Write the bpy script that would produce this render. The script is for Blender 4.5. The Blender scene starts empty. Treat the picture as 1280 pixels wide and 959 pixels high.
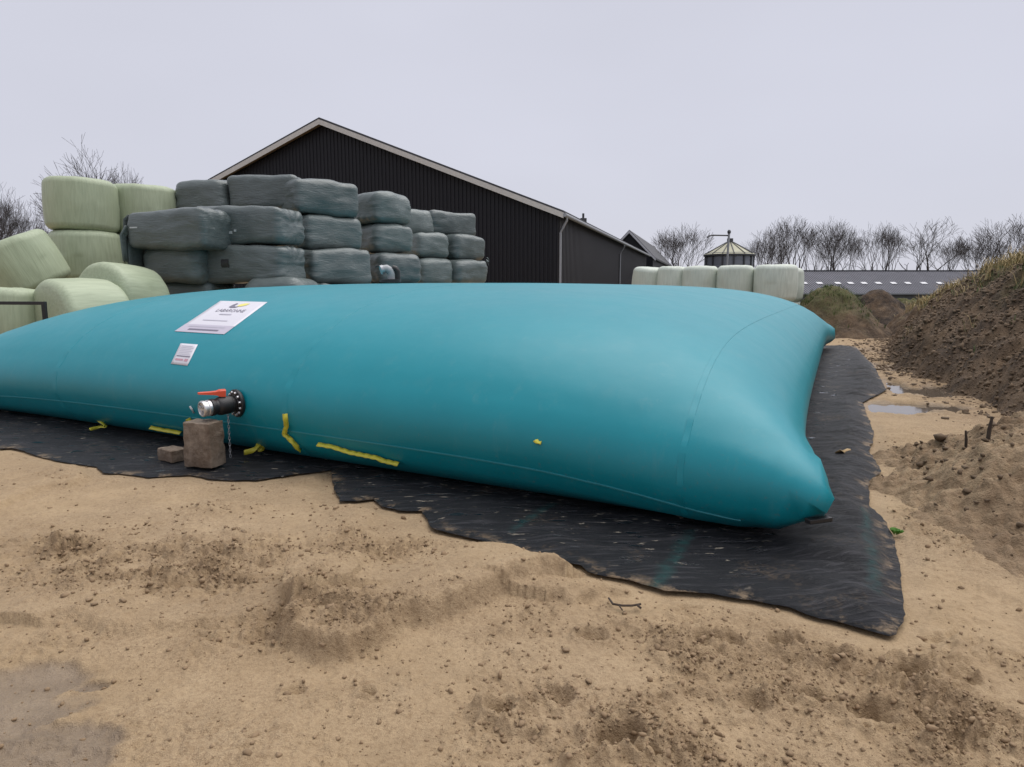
import bpy, bmesh, math, random, time
import numpy as np
from mathutils import Vector, Matrix
from mathutils.bvhtree import BVHTree
from mathutils.geometry import delaunay_2d_cdt

random.seed(7)
RNG = np.random.default_rng(7)
SC = bpy.context.scene
COL = SC.collection
R = math.radians

# ------------------------------------------------------------------ camera
CAM_H = 1.65
FPX, HORIZON = 850.0, 360.0            # photograph is 1280 x 959
PITCH = math.atan((479.5 - HORIZON) / FPX)
cam = bpy.data.cameras.new('camera')
cam.sensor_width = 36.0
cam.lens = FPX / 1280 * 36.0
cam.clip_start = 0.05
cam.clip_end = 8000
camo = bpy.data.objects.new('camera', cam)
COL.objects.link(camo)
camo.location = (0, 0, CAM_H)
camo.rotation_euler = (math.pi / 2 - PITCH, 0, 0)
SC.camera = camo
SC.view_settings.view_transform = 'Standard'
SC.view_settings.look = 'None'
SC.view_settings.exposure = 1.0
SC.view_settings.gamma = 1.0

# ------------------------------------------------------------------ sky and sun (overcast)
SUN_EL, SUN_AZ = R(68), R(60)          # azimuth measured from +Y towards +X
world = bpy.data.worlds.new('World')
SC.world = world
world.use_nodes = True
wn, wl = world.node_tree.nodes, world.node_tree.links
wn.clear()
w_out = wn.new('ShaderNodeOutputWorld')
w_bg = wn.new('ShaderNodeBackground')
w_sky = wn.new('ShaderNodeTexSky')
w_sky.sky_type = 'NISHITA'
w_sky.sun_disc = False
w_sky.sun_elevation = SUN_EL
w_sky.sun_rotation = SUN_AZ
w_mix = wn.new('ShaderNodeMixRGB')
w_mix.inputs[0].default_value = 0.93     # cloud cover over the clear sky
w_mix.inputs[2].default_value = (6.65, 6.7, 7.6, 1)
w_tc = wn.new('ShaderNodeTexCoord')
w_map = wn.new('ShaderNodeMapping')
w_map.inputs['Scale'].default_value = (1, 1, 2.4)
w_noise = wn.new('ShaderNodeTexNoise')
w_noise.inputs['Scale'].default_value = 1.6
w_noise.inputs['Detail'].default_value = 3
w_ramp = wn.new('ShaderNodeMapRange')
w_ramp.inputs[1].default_value = 0.25
w_ramp.inputs[2].default_value = 0.75
w_ramp.inputs[3].default_value = 0.95
w_ramp.inputs[4].default_value = 1.05
w_mul = wn.new('ShaderNodeMixRGB')
w_mul.blend_type = 'MULTIPLY'
w_mul.inputs[0].default_value = 1
wl.new(w_sky.outputs[0], w_mix.inputs[1])
wl.new(w_tc.outputs['Generated'], w_map.inputs[0])
wl.new(w_map.outputs[0], w_noise.inputs['Vector'])
wl.new(w_noise.outputs['Fac'], w_ramp.inputs[0])
wl.new(w_mix.outputs[0], w_mul.inputs[1])
wl.new(w_ramp.outputs[0], w_mul.inputs[2])
wl.new(w_mul.outputs[0], w_bg.inputs[0])
w_bg.inputs[1].default_value = 0.05
wl.new(w_bg.outputs[0], w_out.inputs[0])

sun = bpy.data.lights.new('sun', 'SUN')
sun.energy = 1.5
sun.angle = R(75)
sun.color = (1.0, 0.97, 0.93)
suno = bpy.data.objects.new('sun', sun)
COL.objects.link(suno)
sd = Vector((math.sin(SUN_AZ) * math.cos(SUN_EL), math.cos(SUN_AZ) * math.cos(SUN_EL), math.sin(SUN_EL)))
suno.rotation_euler = (-sd).to_track_quat('-Z', 'Y').to_euler()
suno.location = (0, 0, 30)

# ------------------------------------------------------------------ maths helpers
CP, SP = math.cos(PITCH), math.sin(PITCH)


def ray(px, py):
    """direction of the view ray through a pixel of the photograph (used once to survey positions)"""
    x = (px - 640.0) / FPX
    y = (479.5 - py) / FPX
    return np.array([x, CP + y * SP, -SP + y * CP])


def at(px, py, z=0.0):
    d = ray(px, py)
    t = (z - CAM_H) / d[2]
    return np.array([d[0] * t, d[1] * t, z])


def at_y(px, py, Y):
    d = ray(px, py)
    t = Y / d[1]
    return np.array([d[0] * t, Y, CAM_H + d[2] * t])


def px_x(px, Y, z=CAM_H): return (px - 640) / FPX * (Y * CP - (z - CAM_H) * SP)


_perm = np.random.default_rng(3).permutation(256)
_perm = np.concatenate([_perm, _perm, _perm])
_g3 = np.random.default_rng(4).normal(size=(256, 3))
_g3 /= np.linalg.norm(_g3, axis=1, keepdims=True)


def perlin(x, y, z=0.0):
    x, y, z = np.broadcast_arrays(np.asarray(x, float), np.asarray(y, float), np.asarray(z, float))
    xi, yi, zi = np.floor(x).astype(int), np.floor(y).astype(int), np.floor(z).astype(int)
    xf, yf, zf = x - xi, y - yi, z - zi
    fade = lambda t: t * t * t * (t * (t * 6 - 15) + 10)
    u, v, w = fade(xf), fade(yf), fade(zf)

    def g(ix, iy, iz):
        h = _perm[(_perm[(_perm[(xi + ix) & 255] + yi + iy) & 255] + zi + iz) & 255]
        G = _g3[h]
        return G[..., 0] * (xf - ix) + G[..., 1] * (yf - iy) + G[..., 2] * (zf - iz)
    def lerp(a, b, t): return a + (b - a) * t
    x00 = lerp(g(0, 0, 0), g(1, 0, 0), u); x10 = lerp(g(0, 1, 0), g(1, 1, 0), u)
    x01 = lerp(g(0, 0, 1), g(1, 0, 1), u); x11 = lerp(g(0, 1, 1), g(1, 1, 1), u)
    return lerp(lerp(x00, x10, v), lerp(x01, x11, v), w)


def fbm(x, y, z=0.0, o=4, gain=0.5):
    a, s, f = 1.0, 0.0, 1.0
    for i in range(o):
        s = s + a * perlin(np.asarray(x) * f + 17.3 * i, np.asarray(y) * f - 9.1 * i, np.asarray(z) * f)
        a *= gain
        f *= 2.03
    return s


def ridged(x, y, z=0.0, o=3):
    a, s, f = 1.0, 0.0, 1.0
    for i in range(o):
        s = s + a * (1 - 2.2 * np.abs(perlin(np.asarray(x) * f + 5.7 * i, np.asarray(y) * f + 3.1 * i, np.asarray(z) * f)))
        a *= 0.5
        f *= 2.1
    return s


def billow(x, y, z=0.0):
    return np.abs(perlin(x, y, z)) * 2.0


def sstep(a, b, x):
    t = np.clip((np.asarray(x, float) - a) / (b - a), 0, 1)
    return t * t * (3 - 2 * t)


def poly_dist(x, y, pts, closed=False):
    """distance to a polyline and signed side (positive on its left)"""
    best = np.full(np.shape(x), 1e9)
    side = np.zeros(np.shape(x))
    n = len(pts)
    for i in range(n if closed else n - 1):
        ax, ay = pts[i][0], pts[i][1]
        bx, by = pts[(i + 1) % n][0], pts[(i + 1) % n][1]
        dx, dy = bx - ax, by - ay
        t = np.clip(((x - ax) * dx + (y - ay) * dy) / (dx * dx + dy * dy + 1e-12), 0, 1)
        d = np.hypot(x - ax - t * dx, y - ay - t * dy)
        s = np.sign(dx * (y - ay) - dy * (x - ax))
        m = d < best
        best = np.where(m, d, best)
        side = np.where(m, s, side)
    return best, side


def inside(x, y, pts):
    r = np.zeros(np.shape(x), bool)
    n = len(pts)
    for i in range(n):
        ax, ay = pts[i][0], pts[i][1]
        bx, by = pts[(i + 1) % n][0], pts[(i + 1) % n][1]
        c = ((ay > y) != (by > y))
        with np.errstate(divide='ignore', invalid='ignore'):
            xx = (bx - ax) * (y - ay) / (by - ay + 1e-15) + ax
        r ^= c & (x < xx)
    return r


# ------------------------------------------------------------------ object helpers
def tag(o, label=None, cat=None, group=None, kind=None):
    if label: o['label'] = label
    if cat: o['category'] = cat
    if group: o['group'] = group
    if kind: o['kind'] = kind
    return o


def link(name, me, mat=None, parent=None, loc=None, rot=None):
    o = bpy.data.objects.new(name, me)
    COL.objects.link(o)
    if mat is not None and me is not None and len(me.materials) == 0:
        me.materials.append(mat)
    if parent is not None: o.parent = parent
    if loc is not None: o.location = loc
    if rot is not None: o.rotation_euler = rot
    return o


def empty(name, label, cat, loc=(0, 0, 0), rz=0.0, group=None):
    o = bpy.data.objects.new(name, None)
    COL.objects.link(o)
    o.empty_display_size = 0.2
    o.location = loc
    o.rotation_euler = (0, 0, rz)
    return tag(o, label, cat, group)


def mesh_np(name, verts, faces, smooth=True, attrs=None):
    me = bpy.data.meshes.new(name)
    verts = np.asarray(verts, np.float32)
    faces = np.asarray(faces, np.int32)
    me.vertices.add(len(verts))
    me.vertices.foreach_set('co', verts.ravel())
    k = faces.shape[1]
    me.loops.add(faces.size)
    me.loops.foreach_set('vertex_index', faces.ravel())
    me.polygons.add(len(faces))
    me.polygons.foreach_set('loop_start', np.arange(0, faces.size, k, dtype=np.int32))
    me.polygons.foreach_set('loop_total', np.full(len(faces), k, np.int32))
    me.polygons.foreach_set('use_smooth', np.full(len(faces), smooth))
    for an, av in (attrs or {}).items():
        a = me.attributes.new(an, 'FLOAT', 'POINT')
        a.data.foreach_set('value', np.asarray(av, np.float32).ravel())
    me.update(calc_edges=True)
    me.validate()
    return me


def grid_faces(n, m):
    i, j = np.meshgrid(np.arange(n - 1), np.arange(m - 1), indexing='ij')
    a = (i * m + j).ravel()
    return np.stack([a, a + m, a + m + 1, a + 1], 1)


class MB:
    """collects shapes and links them as one mesh"""
    def __init__(self): self.bm = bmesh.new()

    def box(self, c, s, rz=0.0, bevel=0.0, M=None):
        m = Matrix.Translation(c) @ Matrix.Rotation(rz, 4, 'Z') @ Matrix.Diagonal((s[0], s[1], s[2], 1))
        if M is not None: m = M @ m
        g = bmesh.ops.create_cube(self.bm, size=1, matrix=m)
        if bevel:
            es = list({e for v in g['verts'] for e in v.link_edges})
            bmesh.ops.bevel(self.bm, geom=es, offset=bevel, segments=2, affect='EDGES', profile=0.6)
        return self

    def cyl(self, a, b, r1, r2=None, n=16, caps=True):
        a, b = Vector(a), Vector(b)
        d = b - a
        m = Matrix.Translation((a + b) / 2) @ d.to_track_quat('Z', 'Y').to_matrix().to_4x4()
        bmesh.ops.create_cone(self.bm, cap_ends=caps, segments=n, radius1=r1, radius2=r1 if r2 is None else r2, depth=d.length, matrix=m)
        return self

    def tube(self, pts, r, n=8):
        pts = [Vector(p) for p in pts]
        rings = []
        up = Vector((0.13, 0.21, 0.97))
        for i, p in enumerate(pts):
            t = (pts[min(i + 1, len(pts) - 1)] - pts[max(i - 1, 0)]).normalized()
            a = t.cross(up)
            if a.length < 1e-3: a = t.cross(Vector((1, 0, 0)))
            a.normalize()
            b = t.cross(a)
            rr = r[i] if isinstance(r, (list, tuple)) else r
            rings.append([self.bm.verts.new(p + a * math.cos(k * 2 * math.pi / n) * rr + b * math.sin(k * 2 * math.pi / n) * rr) for k in range(n)])
        for A, B in zip(rings, rings[1:]):
            for k in range(n):
                self.bm.faces.new((A[k], A[(k + 1) % n], B[(k + 1) % n], B[k]))
        self.bm.faces.new(rings[0][::-1])
        self.bm.faces.new(rings[-1])
        return self

    def lathe(self, prof, n=24, M=None):
        """prof: list of (radius, z)"""
        rings = []
        for r, z in prof:
            ring = []
            for k in range(n):
                p = Vector((r * math.cos(k * 2 * math.pi / n), r * math.sin(k * 2 * math.pi / n), z))
                ring.append(self.bm.verts.new(M @ p if M is not None else p))
            rings.append(ring)
        for A, B in zip(rings, rings[1:]):
            for k in range(n):
                self.bm.faces.new((A[k], A[(k + 1) % n], B[(k + 1) % n], B[k]))
        if prof[0][0] > 1e-4: self.bm.faces.new(rings[0][::-1])
        if prof[-1][0] > 1e-4: self.bm.faces.new(rings[-1])
        return self

    def poly(self, pts):
        self.bm.faces.new([self.bm.verts.new(p) for p in pts])
        return self

    def prism(self, pts, d):
        """extrude polygon pts along vector d"""
        d = Vector(d)
        A = [self.bm.verts.new(p) for p in pts]
        B = [self.bm.verts.new(Vector(p) + d) for p in pts]
        n = len(A)
        self.bm.faces.new(A[::-1]); self.bm.faces.new(B)
        for i in range(n):
            self.bm.faces.new((A[i], A[(i + 1) % n], B[(i + 1) % n], B[i]))
        return self

    def mesh(self, name, smooth=False, angle=35):
        bmesh.ops.remove_doubles(self.bm, verts=self.bm.verts, dist=1e-5)
        bmesh.ops.recalc_face_normals(self.bm, faces=self.bm.faces)
        me = bpy.data.meshes.new(name)
        if smooth:
            for f in self.bm.faces: f.smooth = True
            for e in self.bm.edges:
                if len(e.link_faces) == 2 and e.calc_face_angle(0) > R(angle): e.smooth = False
        self.bm.to_mesh(me)
        self.bm.free()
        return me

    def build(self, name, mat, parent=None, smooth=False, loc=None, rot=None):
        return link(name, self.mesh(name, smooth), mat, parent, loc, rot)


# ------------------------------------------------------------------ materials
class NT:
    def __init__(self, name):
        self.m = bpy.data.materials.new(name)
        self.m.use_nodes = True
        self.n, self.l = self.m.node_tree.nodes, self.m.node_tree.links
        self.b = self.n['Principled BSDF']

    def new(self, t, **kw):
        x = self.n.new(t)
        for k, v in kw.items():
            if k in x.inputs.keys(): x.inputs[k].default_value = v
            else: setattr(x, k, v)
        return x

    def link(self, a, b): self.l.new(a, b)

    def coord(self, kind='Object', scale=(1, 1, 1), rot=(0, 0, 0)):
        tc = self.new('ShaderNodeTexCoord')
        mp = self.new('ShaderNodeMapping')
        mp.inputs['Scale'].default_value = scale
        mp.inputs['Rotation'].default_value = rot
        self.link(tc.outputs[kind], mp.inputs[0])
        return mp.outputs[0]

    def noise(self, vec, scale, detail=4, rough=0.55, dist=0.0):
        x = self.new('ShaderNodeTexNoise', Scale=scale, Detail=detail, Roughness=rough, Distortion=dist)
        if vec is not None: self.link(vec, x.inputs['Vector'])
        return x.outputs['Fac']

    def ramp(self, fac, stops):
        x = self.new('ShaderNodeValToRGB')
        e = x.color_ramp.elements
        while len(e) < len(stops): e.new(0.5)
        for i, (p, c) in enumerate(stops):
            e[i].position = p
            e[i].color = (c[0], c[1], c[2], 1) if not isinstance(c, (int, float)) else (c, c, c, 1)
        self.link(fac, x.inputs[0])
        return x.outputs[0]

    def mix(self, f, a, b, mode='MIX'):
        x = self.new('ShaderNodeMixRGB', blend_type=mode)
        for i, v in enumerate((f, a, b)):
            if hasattr(v, 'is_output'): self.link(v, x.inputs[i])
            elif isinstance(v, (int, float)): x.inputs[i].default_value = v if i == 0 else (v, v, v, 1)
            else: x.inputs[i].default_value = (v[0], v[1], v[2], 1)
        return x.outputs[0]

    def math(self, op, a, b=0.0):
        x = self.new('ShaderNodeMath', operation=op)
        for i, v in enumerate((a, b)):
            if hasattr(v, 'is_output'): self.link(v, x.inputs[i])
            else: x.inputs[i].default_value = v
        return x.outputs[0]

    def attr(self, name):
        x = self.new('ShaderNodeAttribute', attribute_name=name)
        return x.outputs['Fac']

    def bump(self, h, strength=0.3, dist=0.02):
        x = self.new('ShaderNodeBump', Strength=strength, Distance=dist)
        self.link(h, x.inputs['Height'])
        self.link(x.outputs[0], self.b.inputs['Normal'])

    def set(self, col=None, rough=None, metal=None, spec=None):
        for k, v in (('Base Color', col), ('Roughness', rough), ('Metallic', metal), ('Specular IOR Level', spec)):
            if v is None: continue
            if hasattr(v, 'is_output'): self.link(v, self.b.inputs[k])
            elif isinstance(v, (int, float)): self.b.inputs[k].default_value = v
            else: self.b.inputs[k].default_value = (v[0], v[1], v[2], 1)
        return self.m


def simple(name, col, rough=0.6, metal=0.0, var=0.25, scale=6.0, bump=0.0, spec=None, bscale=40):
    t = NT(name)
    v = t.coord()
    c = t.mix(t.noise(v, scale, 5), [x * (1 - var) for x in col], [min(1, x * (1 + var)) for x in col])
    r = t.math('ADD', t.math('MULTIPLY', t.noise(v, scale * 2.3, 3), 0.2), rough - 0.1)
    if bump: t.bump(t.noise(v, bscale, 4), bump, 0.01)
    return t.set(c, r, metal, spec)


def mat_sand():
    t = NT('sand')
    v = t.coord()
    big = t.noise(v, 0.55, 5, 0.6)
    mid = t.noise(v, 3.2, 6, 0.65)
    fine = t.noise(v, 55, 4, 0.7)
    grain = t.noise(v, 210, 2, 0.6)
    c = t.ramp(mid, [(0.25, (0.325, 0.230, 0.130)), (0.5, (0.402, 0.288, 0.167)), (0.75, (0.460, 0.338, 0.203))])
    c = t.mix(t.ramp(big, [(0.35, 0.0), (0.7, 0.55)]), c, (0.475, 0.355, 0.228))
    patchy = t.ramp(t.noise(v, 1.1, 5, 0.6), [(0.36, 0.15), (0.62, 1.0)])
    c = t.mix(t.math('MULTIPLY', patchy, t.ramp(fine, [(0.32, 0.65), (0.54, 0.0)])), c, (0.17, 0.105, 0.055))
    c = t.mix(t.math('MULTIPLY', patchy, t.ramp(grain, [(0.36, 0.42), (0.62, 0.0)])), c, (0.15, 0.10, 0.055))
    c = t.mix(t.ramp(t.noise(v, 1.9, 6, 0.7, 0.8), [(0.50, 0.0), (0.70, 0.35)]), c, (0.235, 0.165, 0.098))
    c = t.mix(t.ramp(t.noise(v, 24, 5, 0.7), [(0.33, 0.35), (0.5, 0.0)]), c, (0.21, 0.135, 0.07))
    wet = t.attr('wet')
    c = t.mix(t.math('MULTIPLY', wet, 0.62), c, t.ramp(mid, [(0.3, (0.120, 0.092, 0.070)), (0.7, (0.235, 0.185, 0.140))]))
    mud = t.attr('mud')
    mud_shade = t.math('MULTIPLY', mud, t.ramp(t.noise(v, 7, 6, 0.7), [(0.34, 0.0), (0.56, 1.0)]))
    c = t.mix(mud_shade, c, t.ramp(fine, [(0.3, (0.115, 0.072, 0.038)), (0.7, (0.26, 0.172, 0.095))]))  # soil colour that also carries painted shade of the rough crevices
    far = t.attr('far')
    c = t.mix(far, c, t.ramp(big, [(0.3, (0.05, 0.055, 0.025)), (0.7, (0.09, 0.08, 0.045))]))
    h = t.math('ADD', t.math('MULTIPLY', fine, 0.7), t.math('MULTIPLY', grain, 0.35))
    h = t.math('ADD', h, t.math('MULTIPLY', t.noise(v, 16, 5, 0.65), 1.2))
    t.bump(h, 0.75, 0.022)
    r = t.math('SUBTRACT', 0.88, t.math('MULTIPLY', wet, 0.46))
    return t.set(c, r, 0, 0.35)


def mat_mud(name, a, b, c3, sand=0.0):
    t = NT(name)
    v = t.coord()
    n1, n2, n3 = t.noise(v, 1.3, 6, 0.65), t.noise(v, 9, 6, 0.7), t.noise(v, 45, 4, 0.7)
    c = t.ramp(n2, [(0.28, a), (0.5, b), (0.72, c3)])
    c = t.mix(t.ramp(n1, [(0.42, 0.0), (0.66, 0.75)]), c, (0.21, 0.14, 0.083))
    g = t.attr('green')
    c = t.mix(t.math('MULTIPLY', g, t.ramp(n2, [(0.35, 0.25), (0.6, 1.0)])), c,
              t.ramp(n3, [(0.3, (0.05, 0.06, 0.018)), (0.55, (0.10, 0.115, 0.035)), (0.75, (0.24, 0.19, 0.085))]))
    t.bump(t.math('ADD', t.math('MULTIPLY', n2, 1.6), n3), 0.8, 0.05)
    return t.set(c, 0.85, 0, 0.3)


def mat_tank():
    t = NT('teal_coated_fabric')
    v = t.coord()
    dust = t.noise(v, 0.8, 6, 0.6)
    blot = t.noise(v, 5, 5, 0.6)
    c = t.mix(t.ramp(dust, [(0.4, 0.0), (0.75, 0.5)]), (0.003, 0.218, 0.270), (0.007, 0.258, 0.315))
    c = t.mix(t.ramp(blot, [(0.55, 0.0), (0.8, 0.12)]), c, (0.12, 0.28, 0.29))
    sep = t.new('ShaderNodeSeparateXYZ')
    t.link(v, sep.inputs[0])
    lowz = t.new('ShaderNodeMapRange')
    t.link(sep.outputs[2], lowz.inputs[0])
    for q, w in ((1, 0.06), (2, 0.75), (3, 1.0), (4, 0.0)): lowz.inputs[q].default_value = w
    splash = t.math('MULTIPLY', lowz.outputs[0], t.ramp(t.noise(v, 30, 5, 0.75), [(0.58, 0.0), (0.68, 0.55)]))
    c = t.mix(splash, c, (0.16, 0.14, 0.11))
    streak = t.ramp(t.noise(t.coord(scale=(2.5, 2.5, 0.5)), 3.0, 6, 0.7), [(0.58, 0.0), (0.78, 0.22)])
    c = t.mix(streak, c, (0.14, 0.30, 0.31))
    r = t.math('ADD', 0.31, t.math('MULTIPLY', t.noise(v, 2.2, 6, 0.65), 0.22))
    t.bump(t.math('ADD', t.noise(v, 1.4, 3), t.math('MULTIPLY', t.noise(v, 9, 3), 0.10)), 0.12, 0.08)
    return t.set(c, r, 0, 0.42)


def mat_cloth():
    t = NT('black_woven_cloth')
    v = t.coord(rot=(0, 0, R(26.4)))
    w1 = t.new('ShaderNodeTexWave', Scale=60.0, bands_direction='X')
    w2 = t.new('ShaderNodeTexWave', Scale=60.0, bands_direction='Y')
    t.link(v, w1.inputs[0]); t.link(v, w2.inputs[0])
    weave = t.math('MULTIPLY', w1.outputs['Fac'], w2.outputs['Fac'])
    n = t.noise(v, 5, 6, 0.7)
    st = t.coord(scale=(1.4, 16.0, 6.0), rot=(0, 0, R(26.4)))
    streak = t.noise(st, 2.2, 6, 0.7)
    c = t.mix(n, (0.004, 0.0045, 0.0065), (0.012, 0.013, 0.017))
    c = t.mix(t.ramp(streak, [(0.50, 0.0), (0.70, 0.75)]), c, (0.072, 0.070, 0.078))  # pale wrinkle crests: their highlights are put into the colour
    fl = t.noise(t.coord(scale=(5, 16, 8), rot=(0, 0, R(26.4))), 1.6, 4, 0.6)
    c = t.mix(t.math('MULTIPLY', t.attr('puddled'), t.ramp(fl, [(0.655, 0.0), (0.68, 0.85)])), c, (0.42, 0.37, 0.29))
    rim = t.math('MULTIPLY', t.attr('rim'), t.ramp(t.noise(v, 3.2, 7, 0.75), [(0.52, 0.0), (0.60, 0.9)]))
    c = t.mix(rim, c, t.ramp(t.noise(v, 60, 3), [(0.3, (0.20, 0.14, 0.085)), (0.7, (0.37, 0.27, 0.17))]))
    sandy = t.ramp(t.noise(v, 1.7, 7, 0.75), [(0.55, 0.0), (0.70, 0.55)])
    c = t.mix(t.math('MULTIPLY', sandy, t.ramp(t.noise(v, 40, 3), [(0.45, 0.0), (0.6, 1.0)])), c, (0.20, 0.14, 0.085))
    c = t.mix(t.math('MULTIPLY', t.attr('stripe'), t.ramp(t.noise(v, 9, 5, 0.7), [(0.4, 0.15), (0.65, 0.75)])), c, (0.012, 0.075, 0.072))
    wet = t.ramp(t.noise(t.coord(scale=(1.6, 4.5, 1), rot=(0, 0, R(-20))), 2.6, 5, 0.6), [(0.57, 0.0), (0.62, 1.0)])
    wet = t.math('MULTIPLY', wet, t.attr('puddled'))
    r = t.math('SUBTRACT', 0.52, t.math('MULTIPLY', wet, 0.57))
    inv = t.math('SUBTRACT', 1.0, wet)
    h = t.math('ADD', t.math('MULTIPLY', weave, 0.25), t.math('MULTIPLY', streak, 2.6))
    t.bump(t.math('MULTIPLY', h, inv), 0.7, 0.03)
    return t.set(c, r, 0, t.math('ADD', 0.35, t.math('MULTIPLY', wet, 0.4)))


def mat_dark_film():
    t = NT('dark_bale_film')
    v = t.coord()
    info = t.new('ShaderNodeObjectInfo')
    s = t.coord(scale=(0.9, 0.9, 4.5))
    fold = t.noise(s, 2.4, 5, 0.6, 1.4)
    n = t.noise(v, 2.2, 5)
    c = t.mix(n, (0.092, 0.113, 0.109), (0.160, 0.192, 0.184))
    c = t.mix(t.math('MULTIPLY', info.outputs['Random'], 0.5), c, (0.060, 0.070, 0.072))
    c = t.mix(t.ramp(fold, [(0.55, 0.0), (0.8, 0.4)]), c, (0.22, 0.265, 0.27))
    t.bump(fold, 0.38, 0.06)
    return t.set(c, t.math('ADD', 0.22, t.math('MULTIPLY', n, 0.2)), 0, 0.5)


def mat_green_film(name, a, b):
    t = NT(name)
    v = t.coord()
    s = t.coord(scale=(9, 9, 0.8))
    line = t.noise(s, 2.2, 5, 0.6, 0.3)
    n = t.noise(v, 1.6, 5)
    info = t.new('ShaderNodeObjectInfo')
    c = t.mix(n, a, b)
    c = t.mix(t.ramp(line, [(0.35, 0.35), (0.6, 0.0)]), c, [x * 0.62 for x in a])
    c = t.mix(t.math('MULTIPLY', info.outputs['Random'], 0.25), c, [x * 0.8 for x in a])
    t.bump(line, 0.25, 0.03)
    return t.set(c, t.math('ADD', 0.42, t.math('MULTIPLY', n, 0.15)), 0, 0.4)


def mat_clad(name, a, b):
    t = NT(name)
    v = t.coord()
    st = t.coord(scale=(3, 3, 0.25))
    n = t.noise(st, 1.5, 5, 0.6)
    c = t.mix(n, a, b)
    return t.set(c, 0.55, 0, 0.35)


def mat_bark(name, a, b):
    t = NT(name)
    n = t.noise(t.coord(scale=(1, 1, 0.3)), 6, 4)
    return t.set(t.mix(n, a, b), 0.9, 0, 0.2)


def mat_block():
    t = NT('weathered_concrete')
    v = t.coord()
    n1, n2, n3 = t.noise(v, 9, 6, 0.7), t.noise(v, 40, 5, 0.7), t.noise(v, 3.5, 4)
    c = t.ramp(n1, [(0.3, (0.10, 0.075, 0.055)), (0.52, (0.22, 0.175, 0.135)), (0.72, (0.36, 0.30, 0.235))])
    c = t.mix(t.ramp(n3, [(0.40, 0.0), (0.65, 0.7)]), c, (0.10, 0.062, 0.038))
    t.bump(t.math('ADD', n1, t.math('MULTIPLY', n2, 0.7)), 0.9, 0.02)
    return t.set(c, 0.9, 0, 0.3)


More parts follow.
